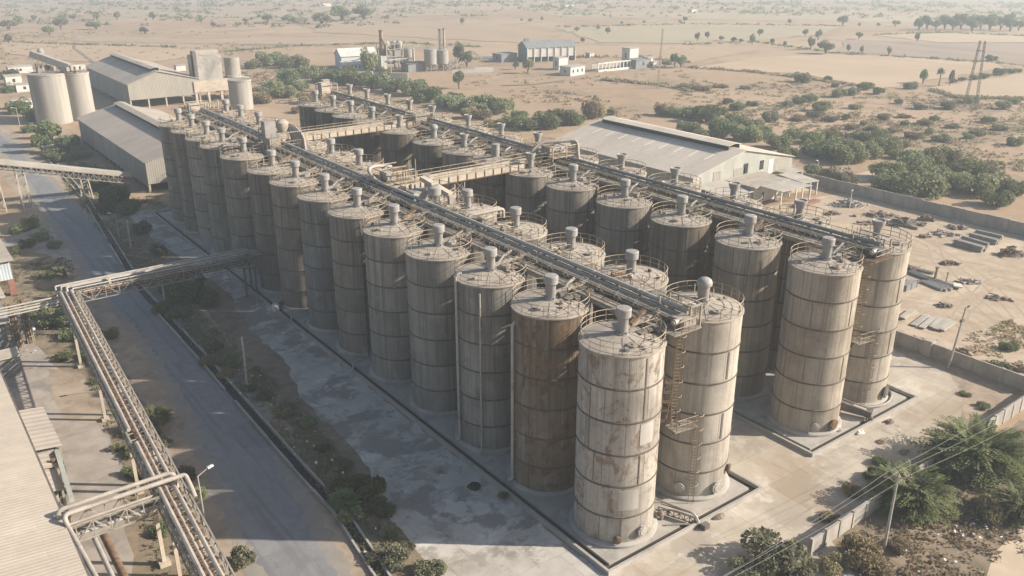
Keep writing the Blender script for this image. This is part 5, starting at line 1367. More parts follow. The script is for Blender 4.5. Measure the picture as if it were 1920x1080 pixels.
MB().bx(-.2, 0, .2, Lg, 2.2, hs-.05).build('side_wall', M['white'], t, False); MB().bx(-W_+.2, -.8, .4, Lg, 0, hs-.3).build('inner_bay', M['dark'], t, False)
for k in range(8): MB().bx(.003, .35, k*(Lg-.4)/7, k*(Lg-.4)/7+.35, 0, hs-.1).build('column', M['white'], t, False)
MB().bx(-7, -5.4, 1, 3, hs+1.8, hs+3.6).build('roof_vent', M['clad_dark'], t, False)
house(955, 116, 9, 7, 3.4, 'dark low lean-to left of the grey gabled shed', 'clad_dark', 0, 'clad_dark')
t = house(1083, 141, 9, 6, 3.4, 'small white house with dark windows below the grey shed', 'white', 3); t.rotation_euler = (0, 0, .15)
house(1056, 131, 5, 4, 5.0, 'tall narrow grey and white block behind the small white house', 'white', 0)
p = at(1160, 131); t = thing('colonnade', 'long open colonnade with white frame beside the distant white tower', 'building', p)
for k in range(12): MB().bx(-12+2.1*k, -11.6+2.1*k, 0, .4, 0, 3.2).build('column', M['white'], t, False)
MB().bx(-12.2, 12, -.1, .5, 3.2, 3.7).build('lintel', M['white'], t, False); MB().bx(-12, 11.9, 4, 4.2, 0, 3.0).build('back_wall', M['conc_light'], t, False); MB().bx(-12.2, 12, -.6, -.3, 0, .9).build('base_wall', M['white'], t, False)
house(1188, 120, 5.5, 5, 6.8, 'white block tower with dark water tank behind the colonnade', 'white', 0)
house(1206, 128, 9, 6, 3.6, 'dark roofed block right of the white block tower', 'clad_dark', 1, 'clad_dark')
house(1219, 126, 3, 3, 4.0, 'narrow white hut at right end of the colonnade', 'white', 0)
house(1228, 127, 2, 2, 2.4, 'tiny white hut right of the narrow white hut', 'white', 0)
house(1110, 108, 3, 3, 2.0, 'tiny white cabin on the field right of the grey shed', 'white', 0)
house(610, 12, 14, 8, 3, 'tiny pale farm building on the hazy horizon field, left part', 'white', 0)
house(1068, 15, 12, 8, 3, 'tiny pale farm building on the hazy horizon field, middle', 'white', 0)
house(1302, 24, 7, 5, 3, 'tiny white hut on the hazy far field at right', 'white', 0)
house(500, 121, 4, 3, 2.2, 'small white hut among bushes behind the large shed', 'white', 0)
house(340, 133, 4, 3, 2.2, 'small white hut left of the elevator tower behind the shed', 'white', 0)
house(614, 172, 2.2, 2, 4.0, 'small pale box on the ground behind the right silo block', 'conc_tan', 0)

# ------------------------------------------------------------------ boundary walls
def wall(label, p0, p1, h, name='boundary_wall', pitch=3.0, th=.16, gaps=()):
    p0, p1 = Vector((p0[0], p0[1], 0)), Vector((p1[0], p1[1], 0)); d = p1-p0; L = d.length; a = math.atan2(d.y, d.x)
    t = thing(name, label, 'wall', p0, a); n = max(1, round(L/pitch)); rr = random.Random(int(L*10))
    pn = MB(); ps = MB(); cp = MB()
    for k in range(n+1):
        ps.bx(k*L/n-.14, k*L/n+.14, -.15, .15, 0, h+.08)
        if k < n and k not in gaps:
            hh = h*rr.uniform(.93, 1.0); pn.bx(k*L/n+.143, (k+1)*L/n-.143, -th/2, th/2, 0, hh)
            cp.bx(k*L/n+.145, (k+1)*L/n-.145, -th/2-.04, th/2+.04, hh+.002, hh+.09)
    pn.build('panels', M['wall'], t, False); ps.build('posts', M['wall'], t, False); cp.build('coping', M['wall'], t, False)
    return t
wall('long grey wall at the back of the dirt yard', (118.3, -30), (118.3, 70), 2.3, pitch=4.2)
wall('weathered grey wall between the concrete apron and the dirt yard', (56.4, 10), (56.4, -11.6), 1.8, pitch=3.4)
wall('sunlit panel wall along the front edge of the concrete apron', (10.5, -13.6), (57.2, -12.6), 1.7, pitch=2.1)
wall('low wall far behind the warehouse beside the dirt lane', (119, 75), (128, 74), 1.1)
t = thing('gate_pillar', 'pale square pillar in the gap of the apron wall', 'pillar', (56.4, 1.2, 0)); MB().bx(-.45, .45, -.5, .5, 0, 2.0).build('shaft', M['conc_light'], t, False); MB().bx(-.52, .52, -.57, .57, 2.003, 2.15).build('capstone', M['conc_light'], t, False)

# ------------------------------------------------------------------ poles, lamps, wires, pylons
def lamp(u, v, vt, arm, label, m='pole'):
    p = at(u, v); h = hgt(p, vt); t = thing('street_lamp', label, 'street lamp', p)
    MB().tube([(0, 0, 0), (0, 0, h)], [.09, .055], 8).build('post', M[m], t)
    a = MB().tube([(0, 0, h-.02), (arm[0], arm[1], h+.35)], .04, 6).build('arm', M[m], t)
    e = Vector((arm[0], arm[1], 0)); en = e.normalized() if e.length > 0 else Vector((1, 0, 0))
    MB().beam(e+Vector((0, 0, h+.36)), e+en*.55+Vector((0, 0, h+.42)), .26, .14).build('lamp_head', M['lampwhite'], a, False)
lamp(384, 978, 893, (1.0, .2), 'slim street lamp with white head beside the near road edge')
lamp(37, 235, 204, (-.9, .3), 'street lamp on the far road bend near the old silos')
lamp(224, 446, 402, (-.7, .1), 'street lamp with pale head in the strip beside the far concrete yard')
lamp(232, 738, 702, (-1.2, .1), 'short leaning lamp post below the pipe rack beside the road')
lamp(1533, 320, 303, (-.5, 0), 'white lamp post at the corner of the warehouse yard', 'lampwhite')
lamp(878, 212, 192, (.3, 0), 'white lamp post in the bushes behind the right silo block', 'lampwhite')
lamp(1035, 243, 226, (-.3, .3), 'white lamp post in the bushes near the warehouse ridge', 'lampwhite')
lamp(1593, 390, 362, (0.2, .1), 'thin lamp post beside the grey scrap pile', 'lampwhite')
for (u, v, vt, lab, dx) in ((246, 468, 413, 'bare concrete post right of the strip lamp', 0), (310, 578, 520, 'bare concrete post left of the dark shrub by the drain', 0), (463, 722, 632, 'weathered concrete post with square notches in the scrub strip', 0), (165, 432, 432-40, 'bare stub post beside the far road shoulder', 0)):
    p = at(u, v); h = hgt(p, vt); t = thing('concrete_post', lab, 'post', p)
    MB().beam((0, 0, 0), (.12, .05, h), .2, .26).build('shaft', M['pole'], t, False)
    b = MB()
    for k in range(5): b.box((.02*k, .0, h*(.25+.14*k)), (.24, .12, .12))
    b.build('notch', M['dark'], t, False)
p = at(1778, 690); h = hgt(p, 578); t = thing('utility_pole', 'leaning grey pole with lamp bracket beside the apron wall', 'pole', p)
MB().tube([(0, 0, 0), (.9, -.2, h)], [.16, .10], 8).build('shaft', M['pole'], t); b = MB(); b.beam((.9, -.2, h-.1), (1.4, -.3, h), .12); b.box((1.4, -.3, h), (.4, .2, .2)); b.build('lamp_bracket', M['steel_dark'], t, False); MB().box((.68, -.16, h*.78), (.6, .3, .3)).build('switch_box', M['steel_dark'], t, False)
p = at(1657, 1030); h = hgt(p, 887); t = thing('power_pole', 'pale power pole with crossarm in front of the green shrubs', 'pole', p)
MB().tube([(0, 0, 0), (.05, 0, h)], [.15, .09], 10).build('shaft', M['pole'], t)
ca = Vector((.75, -.65, 0)); MB().beam(Vector((0, 0, h-.45))-ca*1.15, Vector((0, 0, h-.45))+ca*1.15, .1, .12).build('crossarm', M['steel'], t, False)
TOP = []
for k, s_ in enumerate((-1.05, .1, 1.05)):
    q = ca*s_; zt = h-.35 if s_ != .1 else h
    MB().lathe([(.05, 0), (.09, .1), (.06, .18), (.09, .26), (0, .3)], 8, (q.x, q.y, zt)).build('insulator', M['brick'], t); TOP.append(Vector((p.x+q.x, p.y+q.y, zt+.3)))
WD = [(1920, 728, 8.4), (1920, 752, 8.2), (1920, 774, 8.0)]
for k in range(3):
    a = TOP[k]; e = at(*WD[k][:2], WD[k][2]); d = (e-a); far = a+d*2.2; 
    pts = [a+(far-a)*i/24+Vector((0, 0, -1.2*4*(i/24)*(1-i/24)+.6*(i/24))) for i in range(25)]
    back = a-Vector((d.x, d.y, 0)).normalized()*42; back = back+Vector((0, 0, .3))
    pb = [back+(a-back)*i/16+Vector((0, 0, -1.0*4*(i/16)*(1-i/16))) for i in range(16)]
    tag(MB().tube(pb+pts, .012, 5).build('overhead_wire', M['wire']), 'overhead wire to the power pole, %s of the three' % ('uppermost', 'middle', 'lowest')[k], 'wire', 'overhead wires at lower right')
def lattice_mast(mb, p0, p1, w_, n, th):
    p0, p1 = Vector(p0), Vector(p1); c = [(-w_, -w_), (w_, -w_), (w_, w_), (-w_, w_)]
    f = lambda k, i: p0.lerp(p1, k/n)+Vector((c[i][0], c[i][1], 0))*(1-.35*k/n)
    for i in range(4):
        mb.beam(f(0, i), f(n, i), th)
        for k in range(n): mb.beam(f(k, i), f(k+1, (i+1) % 4), th*.6)
pa, pb_ = at(1807, 202), at(1829, 207)
ha_ = hgt(pa, 75)
t = thing('pylon', 'two-legged lattice power pylon in the scrub at upper right', 'pylon', pa)
q = pb_-pa; top = Vector((q.x*.5, q.y*.5, ha_)); ux = q.normalized()
b = MB(); lattice_mast(b, (0, 0, 0), top-ux*1.0, .32, 16, .085); b.build('left_mast', M['steel_dark'], t, False)
b = MB(); lattice_mast(b, q, top+ux*1.0, .32, 16, .085); b.build('right_mast', M['steel_dark'], t, False)
pr_ = (at(1843, 75, ha_)-at(1832, 75, ha_)).length
b = MB(); b.beam(top*.86-ux*1.4, top*.86+q*.07+ux*1.3, .16); b.build('crossarm', M['steel_dark'], t, False)
p = at(1233, 167); h = hgt(p, 54); t = thing('radio_mast', 'thin tall lattice mast on the dry field behind the bridge', 'mast', p)
b = MB(); lattice_mast(b, (0, 0, 0), (.9, 0, h), .25, 26, .075); b.build('lattice', M['steel'], t, False)

# ------------------------------------------------------------------ scrap and stock in the dirt yard
def heap(u, v, wpx, hm, label, mats, n, seed, depth=.6, name='scrap_heap', cat='scrap heap'):
    p = at(u, v); w_ = wpx/ppm(p)/2; t = thing(name, label, cat, p, -PHI); rr = random.Random(seed)
    b = MB(); k0 = 26
    for k in range(int(n*.5)):
        x = rr.gauss(0, .4)*w_; y = rr.gauss(0, .35)*w_*depth; z = max(0, hm*(1-abs(x)/w_)*rr.uniform(.1, 1))
        rot = Matrix.Rotation(rr.uniform(0, 6.3), 3, 'Z') @ Matrix.Rotation(rr.uniform(-.5, .5), 3, 'X')
        b.box((x, y, z*.6+.12), (rr.uniform(.3, 1.1), rr.uniform(.2, .8), rr.uniform(.1, .5)), rot=rot)
    tag(b.build('scrap_pieces', M[mats[0]], t, False), kind='stuff')
    b = MB()
    for k in range(int(n*.5)):
        x = rr.gauss(0, .45)*w_; y = rr.gauss(0, .4)*w_*depth; z = hm*max(.05, 1-abs(x)/w_)*rr.uniform(.3, .9)
        a = rr.uniform(0, 6.3); L = rr.uniform(.6, 1.8); d = Vector((math.cos(a)*L, math.sin(a)*L, rr.uniform(-.4, .4)))
        b.beam(Vector((x, y, max(.1, z)))-d*.5, Vector((x, y, max(.1, z)))+d*.5, rr.uniform(.08, .22))
    tag(b.build('scrap_bars', M[mats[1]], t, False), kind='stuff')
    # the rubble the pieces lie on
    b = MB(); ns = 16; ring = []
    vs = [(0, 0, hm*.55)]
    for j, (rf, zf) in enumerate(((.45, .38), (.8, .12), (1.0, -.02))):
        for k in range(ns):
            a = 2*PI*k/ns; q = rf*rr.uniform(.8, 1.15); vs.append((q*w_*math.cos(a), q*w_*depth*math.sin(a), hm*zf*rr.uniform(.6, 1.3)))
    fs = [(0, 1+k, 1+(k+1) % ns) for k in range(ns)]
    for j in range(2):
        for k in range(ns): a0 = 1+j*ns+k; a1 = 1+j*ns+(k+1) % ns; fs.append((a0, a0+ns, a1+ns, a1))
    b.add(vs, fs); b.build('rubble', M[mats[-1]], t, False); return t
heap(1592, 386, 62, 1.5, 'pale grey heap of scrap metal, leftmost under the long yard wall', ['junk_pale', 'junk_pale', 'junk'], 70, 1)
heap(1650, 405, 66, 1.2, 'brown heap of timber and drums right of the pale scrap heap', ['junk', 'wood', 'junk'], 50, 2)
heap(1695, 420, 76, 1.7, 'dark heap of rusted metal right of the timber heap', ['steel_dark', 'junk', 'steel_dark'], 60, 3)
heap(1735, 413, 34, 1.2, 'small brown heap against the long yard wall', ['junk', 'rust', 'junk'], 30, 4)
heap(1772, 440, 50, .7, 'low scatter of broken pieces left of the stacked beams', ['junk_pale', 'wood', 'junk'], 30, 5)
heap(1795, 428, 44, .7, 'low scatter of timber behind the stacked beams', ['wood', 'junk_pale', 'junk'], 26, 6)
heap(1896, 478, 56, 2.0, 'dark rubble heap at the right edge of the dirt yard', ['rust', 'wood', 'junk'], 40, 7)
heap(1700, 505, 40, 1.2, 'brown scrap heap behind the rightmost front silo', ['rust', 'junk', 'junk'], 36, 8)
heap(1820, 660, 60, .6, 'low earth and twig heap right of the pale slabs', ['wood', 'wood', 'wood'], 30, 9)
heap(1905, 690, 70, .9, 'brown brush heap at the right edge above the apron wall', ['wood', 'wood', 'wood'], 40, 10)
heap(1620, 420, 30, .6, 'little brown scrap heap below the pale grey one', ['junk', 'rust', 'junk'], 22, 11)
heap(1735, 445, 24, .5, 'tiny pile of broken timber between the dark heap and beams', ['wood', 'junk', 'wood'], 18, 12)
heap(1780, 495, 40, .5, 'flat scatter of rusty offcuts below the beam stacks', ['rust', 'junk', 'junk'], 26, 13)
heap(1820, 530, 46, .4, 'flat grey scatter right of the white slab', ['junk_pale', 'junk', 'junk'], 24, 14)
heap(1870, 560, 40, .5, 'low brown debris on the sand near the right edge', ['wood', 'junk', 'wood'], 24, 15)
heap(1770, 575, 36, .4, 'low dark debris above the pale slabs', ['junk', 'rust', 'junk'], 22, 16)
heap(1715, 640, 50, .6, 'brown earth and debris below the pale slabs', ['wood', 'junk', 'wood'], 30, 17)
heap(1560, 402, 30, .6, 'small dark debris heap near the warehouse porch', ['junk', 'steel_dark', 'junk'], 20, 18)
def stack_of(px, n, w_, h, label, m, rows_=2, name='beam_stack', cat='beam stack', group=None, part='beam'):
    a, c = at(*px[0]), at(*px[1]); d = (c-a); L = d.length; t = thing(name, label, cat, a, math.atan2(d.y, d.x), group)
    for r_ in range(rows_):
        for k in range(n-r_ % 2):
            y = (k+.5*(r_ % 2))*(w_+.06)
            MB().bx(random.uniform(-.15, .1), L+random.uniform(-.1, .2), y, y+w_, .08+r_*(h+.01), .08+r_*(h+.01)+h).build(part, M[m], t, False)
    b = MB()
    for x in (L*.15, L*.85): b.bx(x-.1, x+.1, -.1, n*(w_+.06), 0, .08)
    b.build('bearer', M['wood'], t, False); return t
G = 'stacked concrete beams in the dirt yard'
stack_of([(1785, 459), (1838, 474)], 3, .5, .45, 'grey concrete beam stack in the dirt yard, nearest of four', 'beam', 2, group=G)
stack_of([(1800, 452), (1848, 466)], 2, .5, .42, 'grey concrete beam stack in the dirt yard, second nearest of four', 'beam', 2, group=G)
stack_of([(1815, 447), (1866, 460)], 3, .45, .42, 'grey concrete beam stack in the dirt yard, third nearest of four', 'beam', 2, group=G)
stack_of([(1826, 440), (1874, 451)], 2, .5, .4, 'grey concrete beam stack in the dirt yard, farthest of four', 'beam', 2, group=G)
stack_of([(1694, 425), (1718, 431)], 2, .5, .4, 'short brown timber stack alone on the sand below the dark heap', 'wood', 1, 'timber_stack', 'timber stack')
def pipe_stack(px, n, r, label, m='pipe'):
    a, c = at(*px[0]), at(*px[1]); d = c-a; L = d.length; t = thing('pipe_stack', label, 'pipe stack', a, math.atan2(d.y, d.x))
    for k in range(n): MB().tube([(random.uniform(-.4, .3), k*(2*r+.05), r), (L+random.uniform(-.5, .4), k*(2*r+.05), r)], r, 10).build('pipe', M[m], t)
    return t
pipe_stack([(1700, 512), (1780, 541)], 3, .22, 'long dark pipes lying in the yard behind the rightmost silo', 'pipe_green')
pipe_stack([(1727, 530), (1768, 547)], 5, .2, 'bundle of grey pipes nearest the white slab', 'pipe')
pipe_stack([(1705, 504), (1750, 515)], 2, .2, 'pair of pale pipes behind the long dark pipes', 'pipe_tan')
t = thing('dark_crate', 'dark box beside the pipe bundle in the dirt yard', 'crate', at(1708, 543)); MB().bx(-1.6, 1.7, 0, 1.2, .0, 1.0).build('box', M['clad_dark'], t, False); b = MB()
for x in (-1.5, 0, 1.6): b.bx(x-.06, x+.06, -.05, -.003, 0, 1.0)
b.build('batten', M['steel_dark'], t, False)
t = thing('white_slab', 'white slab lying at the end of the pipe bundles', 'slab', at(1795, 538)); MB().box((0, 0, .25), (2.6, 1.2, .18), rot=Matrix.Rotation(.5, 3, 'Z') @ Matrix.Rotation(.14, 3, 'Y')).build('slab', M['white'], t, False); MB().box((0.3, 0, .1), (.4, .9, .2)).build('prop_block', M['junk'], t, False)
for u, v, vt, lab, r in ((1752, 527, 502, 'thick rusty upright stump between the pipe bundles', .22), (1773, 531, 512, 'thin dark upright stake right of the rusty stump', .1)):
    p = at(u, v); h = hgt(p, vt); t = thing('upright_post', lab, 'post', p); MB().tube([(0, 0, 0), (.15, 0, h)], [r, r*.9], 8).build('shaft', M['wood'], t); MB().box((.15, 0, h), (r*2.6, r*2.2, .12)).build('top_plate', M['rust'], t, False)
G = 'pale slabs laid out behind the apron wall'
SL = [((1712, 612), (1738, 592)), ((1727, 617), (1752, 597)), ((1747, 617), (1764, 600)), ((1753, 620), (1778, 602)), ((1764, 622), (1788, 606)), ((1690, 600), (1712, 584))]
for k, (a, c) in enumerate(SL):
    pa_, pc_ = at(*a), at(*c); d = pc_-pa_; t = thing('concrete_slab', 'pale concrete slab behind the apron wall, %s from the left' % (['second', 'third', 'fourth', 'fifth', 'sixth', 'first'][k]), 'slab', pa_, math.atan2(d.y, d.x), G)
    MB().box((d.length/2, 0, .18+.03*k), (d.length, .85, .16), rot=Matrix.Rotation(.05*(k % 3-1), 3, 'X')).build('slab', M['conc_light'], t, False)
    MB().bx(.3, .45, -.4, .4, 0, .1).build('bearer', M['wood'], t, False)
for (u, v, lab) in ((1668, 792, 'dark flat stone on the apron near the right block kerb'), (1655, 828, 'dark angular stone on the apron between kerb and shrubs'), (1308, 983, 'grey concrete lump beside the kerb at the near silos'), (1345, 970, 'broken concrete block beside the near kerb corner'), (1612, 812, 'white sheet of debris below the boxed discharge conveyor'), (1695, 848, 'tan twig pile on the apron beside the pole top')):
    p = at(u, v); rr = random.Random(u); b = MB(); n = 9; vs = []
    for j, (rf, z) in enumerate(((.5, 0), (.55, .12), (.3, .26))):
        for k in range(n): a = 2*PI*k/n; q = rf*rr.uniform(.7, 1.3); vs.append((q*1.2*math.cos(a), q*.8*math.sin(a), z*rr.uniform(.8, 1.3)))
    fs = [(j*n+k, j*n+(k+1) % n, (j+1)*n+(k+1) % n, (j+1)*n+k) for j in range(2) for k in range(n)]+[tuple(2*n+k for k in range(n))]
    b.add(vs, fs); o = b.build('rubble_block', M['white' if 'white' in lab else ('twig' if 'twig' in lab else 'junk')], None, False, loc=p); tag(o, lab, 'rubble')

# ------------------------------------------------------------------ vegetation
def leafquad(mb, c, size, rr, up=.3, asp=1.6):
    d = Vector((rr.gauss(0, 1), rr.gauss(0, 1), rr.gauss(0, 1)*.7)).normalized()
    n = Vector((rr.gauss(0, 1), rr.gauss(0, 1), rr.gauss(0, 1)+up)).normalized()
    x = d.cross(n)
    if x.length < .1: return
    x.normalize(); y = x.cross(n).normalized(); w_ = size*.5; l = size*asp*.5
    a = c-y*l; b = c+x*w_+n*size*.1; e = c+y*l; f = c-x*w_+n*size*.1
    mb.add([a, b, e, f], [(0, 1, 2, 3)])
def crown(seed, nl, ls, lobes, flat=.75, rlobe=(.34, .55), zlift=.35, inner=.25):
    rr = random.Random(seed); mb = MB(); L = []
    for k in range(lobes):
        a = rr.uniform(0, 6.283); q = math.sqrt(rr.random())*.72
        L.append((Vector((q*math.cos(a), q*math.sin(a), zlift+flat*rr.uniform(.1, .75)*(1.1-q*.7))), rr.uniform(*rlobe)*(1.05-.3*q)))
    for k in range(nl):
        c, r = L[rr.randrange(lobes)]
        d = Vector((rr.gauss(0, 1), rr.gauss(0, 1), rr.gauss(0, 1))).normalized()
        rad = r*(rr.uniform(.8, 1.12) if rr.random() > inner else rr.uniform(.2, .8))
        p = c+Vector((d.x*rad, d.y*rad, d.z*rad*.85))
        if p.z < .02: p.z = rr.uniform(.02, .25)
        leafquad(mb, p, ls*rr.uniform(.6, 1.4), rr)
    return mb, L
def stems(L, seed, base=.05, r=.05):
    rr = random.Random(seed); mb = MB()
    for c, q in L[:7]:
        m = Vector((c.x*.35, c.y*.35, c.z*.55)); mb.tube([(rr.uniform(-base, base), rr.uniform(-base, base), -.03), m, c], [r, r*.65, r*.25], 5)
    return mb
BUSH = []
for i, (nl, ls, lb, fl, rl) in enumerate([(2600, .085, 9, .7, (.34, .5)), (2800, .08, 12, .55, (.28, .45)), (2400, .085, 7, .95, (.36, .52)), (2800, .08, 14, .5, (.24, .42))]):
    c, L = crown(100+i, nl, ls, lb, fl, rl, .22)
    BUSH.append((c, stems(L, i)))
TREE = []
for i, (nl, ls, lb) in enumerate([(1300, .13, 7), (1400, .12, 9), (1100, .14, 5)]):
    c, L = crown(200+i, nl, ls, lb, .9, (.36, .56), .75)
    st = stems(L, 20+i, .02, .06); st.tube([(0, 0, -.05), (0, .01, .5)], [.10, .07], 7); TREE.append((c, st))
def mesh_of(mb, name, m): return first(mb, name, m)
SMESH = [(s_, mesh_of(s_, 'stem', M['bark'])) for _, s_ in BUSH]
BM = {}
for mk in ('leaf', 'leaf_dark', 'leaf_green', 'leaf_dry', 'leaf_grey'):
    for i, (c, s_) in enumerate(BUSH): BM[mk, 'b', i] = mesh_of(c, 'foliage', M[mk])
    for i, (c, s_) in enumerate(TREE): BM[mk, 't', i] = mesh_of(c, 'crown', M[mk])
ST = {('b', i): SMESH[i][1] for i in range(len(BUSH))}
for i, (c, s_) in enumerate(TREE): ST['t', i] = mesh_of(s_, 'trunk', M['bark'])
def plant(p, w_, h, mk, kind, i, label, cat, group, name):
    t = thing(name, label, cat, p, random.uniform(0, 6.28), group); s_ = w_/2
    t.scale = (s_, s_, h/1.25)
    a = link_mesh('foliage' if kind == 'b' else 'crown', BM[mk, kind, i], t); link_mesh('stem' if kind == 'b' else 'trunk', ST[kind, i], t)
    return t
def cluster(lst, phrase, group, kind='b', mk='leaf', word='bush', adj=None, hr=.62, name=None):
    lst = sorted(lst, key=lambda q: q[0]); n = len(lst)
    for k, q in enumerate(lst):
        u, v, wpx = q[:3]; p = at(u, v); w_ = wpx/ppm(p); h = w_*(q[3] if len(q) > 3 else hr*random.uniform(.85, 1.15))
        p = p+Vector((SP, CP, 0))*w_*.35; p.z = terra(p.x, p.y)
        m = mk if isinstance(mk, str) else random.choice(mk)
        pos = ('leftmost' if k == 0 else 'rightmost' if k == n-1 and n > 1 else nth(k+1)+' from the left') if n > 1 else ''
        size = adj or ('broad' if wpx > 60 else 'round' if wpx > 28 else 'small')
        lab = f'{size} {word}{", " if pos else ""}{pos} {phrase}'.strip()
        i = random.randrange(len(BUSH) if kind == 'b' else len(TREE))
        plant(p, w_, h, m, kind, i, lab, word.split()[-1], group, name or ('bush' if kind == 'b' else 'tree'))
LD = ('leaf', 'leaf_dark', 'leaf')
cluster([(1290, 252, 62), (1330, 232, 56), (1362, 262, 66), (1402, 268, 60), (1440, 262, 56), (1300, 222, 40), (1350, 222, 44), (1385, 240, 50), (1418, 246, 46), (1460, 282, 56), (1490, 262, 50), (1322, 262, 50), (1480, 300, 46)], 'behind the pale warehouse', 'bushes behind the warehouse', mk=LD, word='olive bush')
cluster([(1530, 272, 56), (1556, 300, 78), (1586, 284, 60), (1600, 310, 84), (1625, 300, 66), (1604, 270, 50), (1640, 276, 54), (1668, 290, 66), (1694, 280, 44), (1655, 262, 40), (1520, 290, 46), (1560, 262, 42), (1690, 300, 40)], 'in the thicket by the dirt lane', 'thicket beyond the warehouse', mk=LD, word='olive bush')
cluster([(1688, 345, 90), (1742, 372, 110), (1722, 326, 80), (1772, 320, 84), (1848, 346, 110), (1800, 362, 96), (1672, 362, 60), (1838, 372, 90), (1905, 370, 70), (1876, 392, 66), (1765, 350, 80), (1706, 372, 70)], 'beyond the long yard wall', 'bushes beyond the yard wall', mk=LD, word='dark green bush')
cluster([(1506, 156, 38), (1555, 152, 20), (1386, 208, 34), (1412, 200, 24), (1548, 212, 46), (1577, 184, 34), (1604, 180, 30), (1624, 170, 38), (1712, 168, 28), (1856, 232, 34), (1757, 228, 24), (1862, 115, 26), (1448, 230, 36), (1478, 200, 26), (1500, 196, 34), (1522, 192, 34), (1568, 164, 16), (1650, 178, 26), (1690, 196, 22), (1730, 206, 30), (1780, 206, 34), (1826, 196, 34), (1885, 206, 30), (1905, 196, 24), (1910, 275, 34), (1822, 262, 24), (1745, 252, 24), (1700, 236, 20), (1660, 226, 22), (1620, 236, 20), (1590, 226, 22)], 'on the right dry field', 'bushes scattered on the right field', mk=('leaf', 'leaf_dark', 'leaf_grey'), word='scrub bush')
cluster([(1660, 222, 30), (1560, 230, 40), (1610, 206, 30), (1530, 222, 44), (1500, 228, 40), (1600, 244, 34), (1640, 246, 30), (1700, 222, 30), (1740, 236, 34), (1790, 242, 30), (1840, 256, 36), (1880, 246, 34), (1770, 268, 40), (1720, 262, 36), (1570, 250, 30), (1680, 250, 26), (1320, 172, 44), (1292, 168, 34), (1352, 166, 30), (1400, 168, 24)], 'in the right field brush', 'dry bushes on the right field', mk=('leaf_dry', 'leaf_grey'), word='dry bush', hr=.4)
cluster([(500, 126, 54), (474, 130, 40), (545, 130, 56), (525, 124, 40), (575, 148, 50), (540, 160, 60), (512, 172, 50), (600, 156, 56), (640, 158, 60), (672, 162, 60), (650, 142, 44), (700, 170, 60), (738, 176, 56), (770, 182, 64), (498, 186, 40), (530, 186, 50), (560, 172, 40)], 'in the belt before the factory', 'bushes in the belt before the distant factory', mk=LD, word='olive bush')
cluster([(800, 196, 66), (832, 204, 64), (868, 210, 70), (905, 214, 80), (940, 216, 60), (895, 202, 50), (850, 190, 40)], 'in the hedge behind the silos', 'hedge bushes behind the right block', mk=LD, word='green bush')
cluster([(952, 240, 54), (985, 248, 70), (1022, 244, 64), (1058, 240, 70), (1085, 236, 44), (970, 228, 46), (1040, 228, 46)], 'left of the warehouse ridge', 'bushes left of the warehouse', mk='leaf_dark', word='green bush')
cluster([(900, 226, 50), (920, 240, 40), (1110, 224, 40, 1.4), (1122, 222, 30, 1.5), (880, 224, 40), (600, 190, 44), (572, 196, 40), (480, 196, 50), (560, 214, 36), (1150, 216, 24), (1240, 218, 30, 1.1)], 'in the dry brush by the hedge', 'dry brush near the hedge', mk='leaf_dry', word='dry bush')
cluster([(1268, 222, 40), (1298, 226, 34), (1255, 212, 24), (1330, 212, 36), (1366, 196, 24)], 'above the warehouse ridge', 'bushes above the warehouse ridge', mk='leaf_dark', word='dark bush')
cluster([(860, 168, 27, 1.05), (990, 139, 22, 1.05), (966, 131, 14, .9), (690, 152, 36, 1.3), (720, 152, 22, .9), (875, 127, 30, .8), (860, 120, 24, 1.3), (1082, 60, 12), (1266, 126, 16, 1.3), (1278, 128, 20, .9), (1093, 80, 10), (1140, 64, 12, .8), (866, 48, 8, 1.5), (1248, 128, 20, .6)], 'around the distant factory', 'trees around the distant factory', 't', ('leaf', 'leaf_dark'), 'rounded tree', name='tree')
cluster([(1308, 78, 11, 1.2), (1327, 74, 9, 1.3), (1353, 77, 12), (1376, 80, 14), (1390, 80, 10), (1411, 84, 12, 1.3), (1425, 69, 11, 1.1), (1449, 86, 8, 1.4), (1472, 90, 9, 1.2), (1511, 69, 13, .9), (1535, 76, 14, 1.1), (1521, 94, 16, 1.2), (1552, 102, 34, .55), (1591, 100, 10, 1.4), (1616, 102, 8, 1.6), (1667, 106, 9, 1.6), (1612, 74, 16, .7), (1721, 80, 10, 1.4), (1482, 46, 9, .9), (1583, 48, 24, .6), (1612, 50, 8), (1649, 50, 9), (1680, 50, 16, .6), (1330, 48, 7), (1302, 26, 6), (1284, 42, 10, .9), (1276, 44, 8), (1208, 44, 8), (1180, 50, 8), (1167, 46, 7), (1121, 56, 10), (1016, 40, 6, 1.2), (994, 42, 10), (978, 40, 7)], 'along the hazy field edges', 'field trees in the distance at right', 't', ('leaf', 'leaf_grey'), 'field tree', name='tree')  # greyer leaf on some trees paints in the fade of distance haze
cluster([(1726, 58, 20), (1742, 56, 26), (1758, 58, 22), (1775, 55, 26), (1790, 58, 24), (1806, 56, 28), (1826, 60, 24), (1842, 56, 24), (1860, 58, 26), (1880, 57, 26), (1898, 60, 26), (1914, 58, 22), (1822, 48, 20), (1864, 46, 20), (1895, 48, 20)], 'of the hazy grove at the upper right', 'trees of the hazy grove', 't', 'leaf_dark', 'grove tree', name='tree', hr=.8)
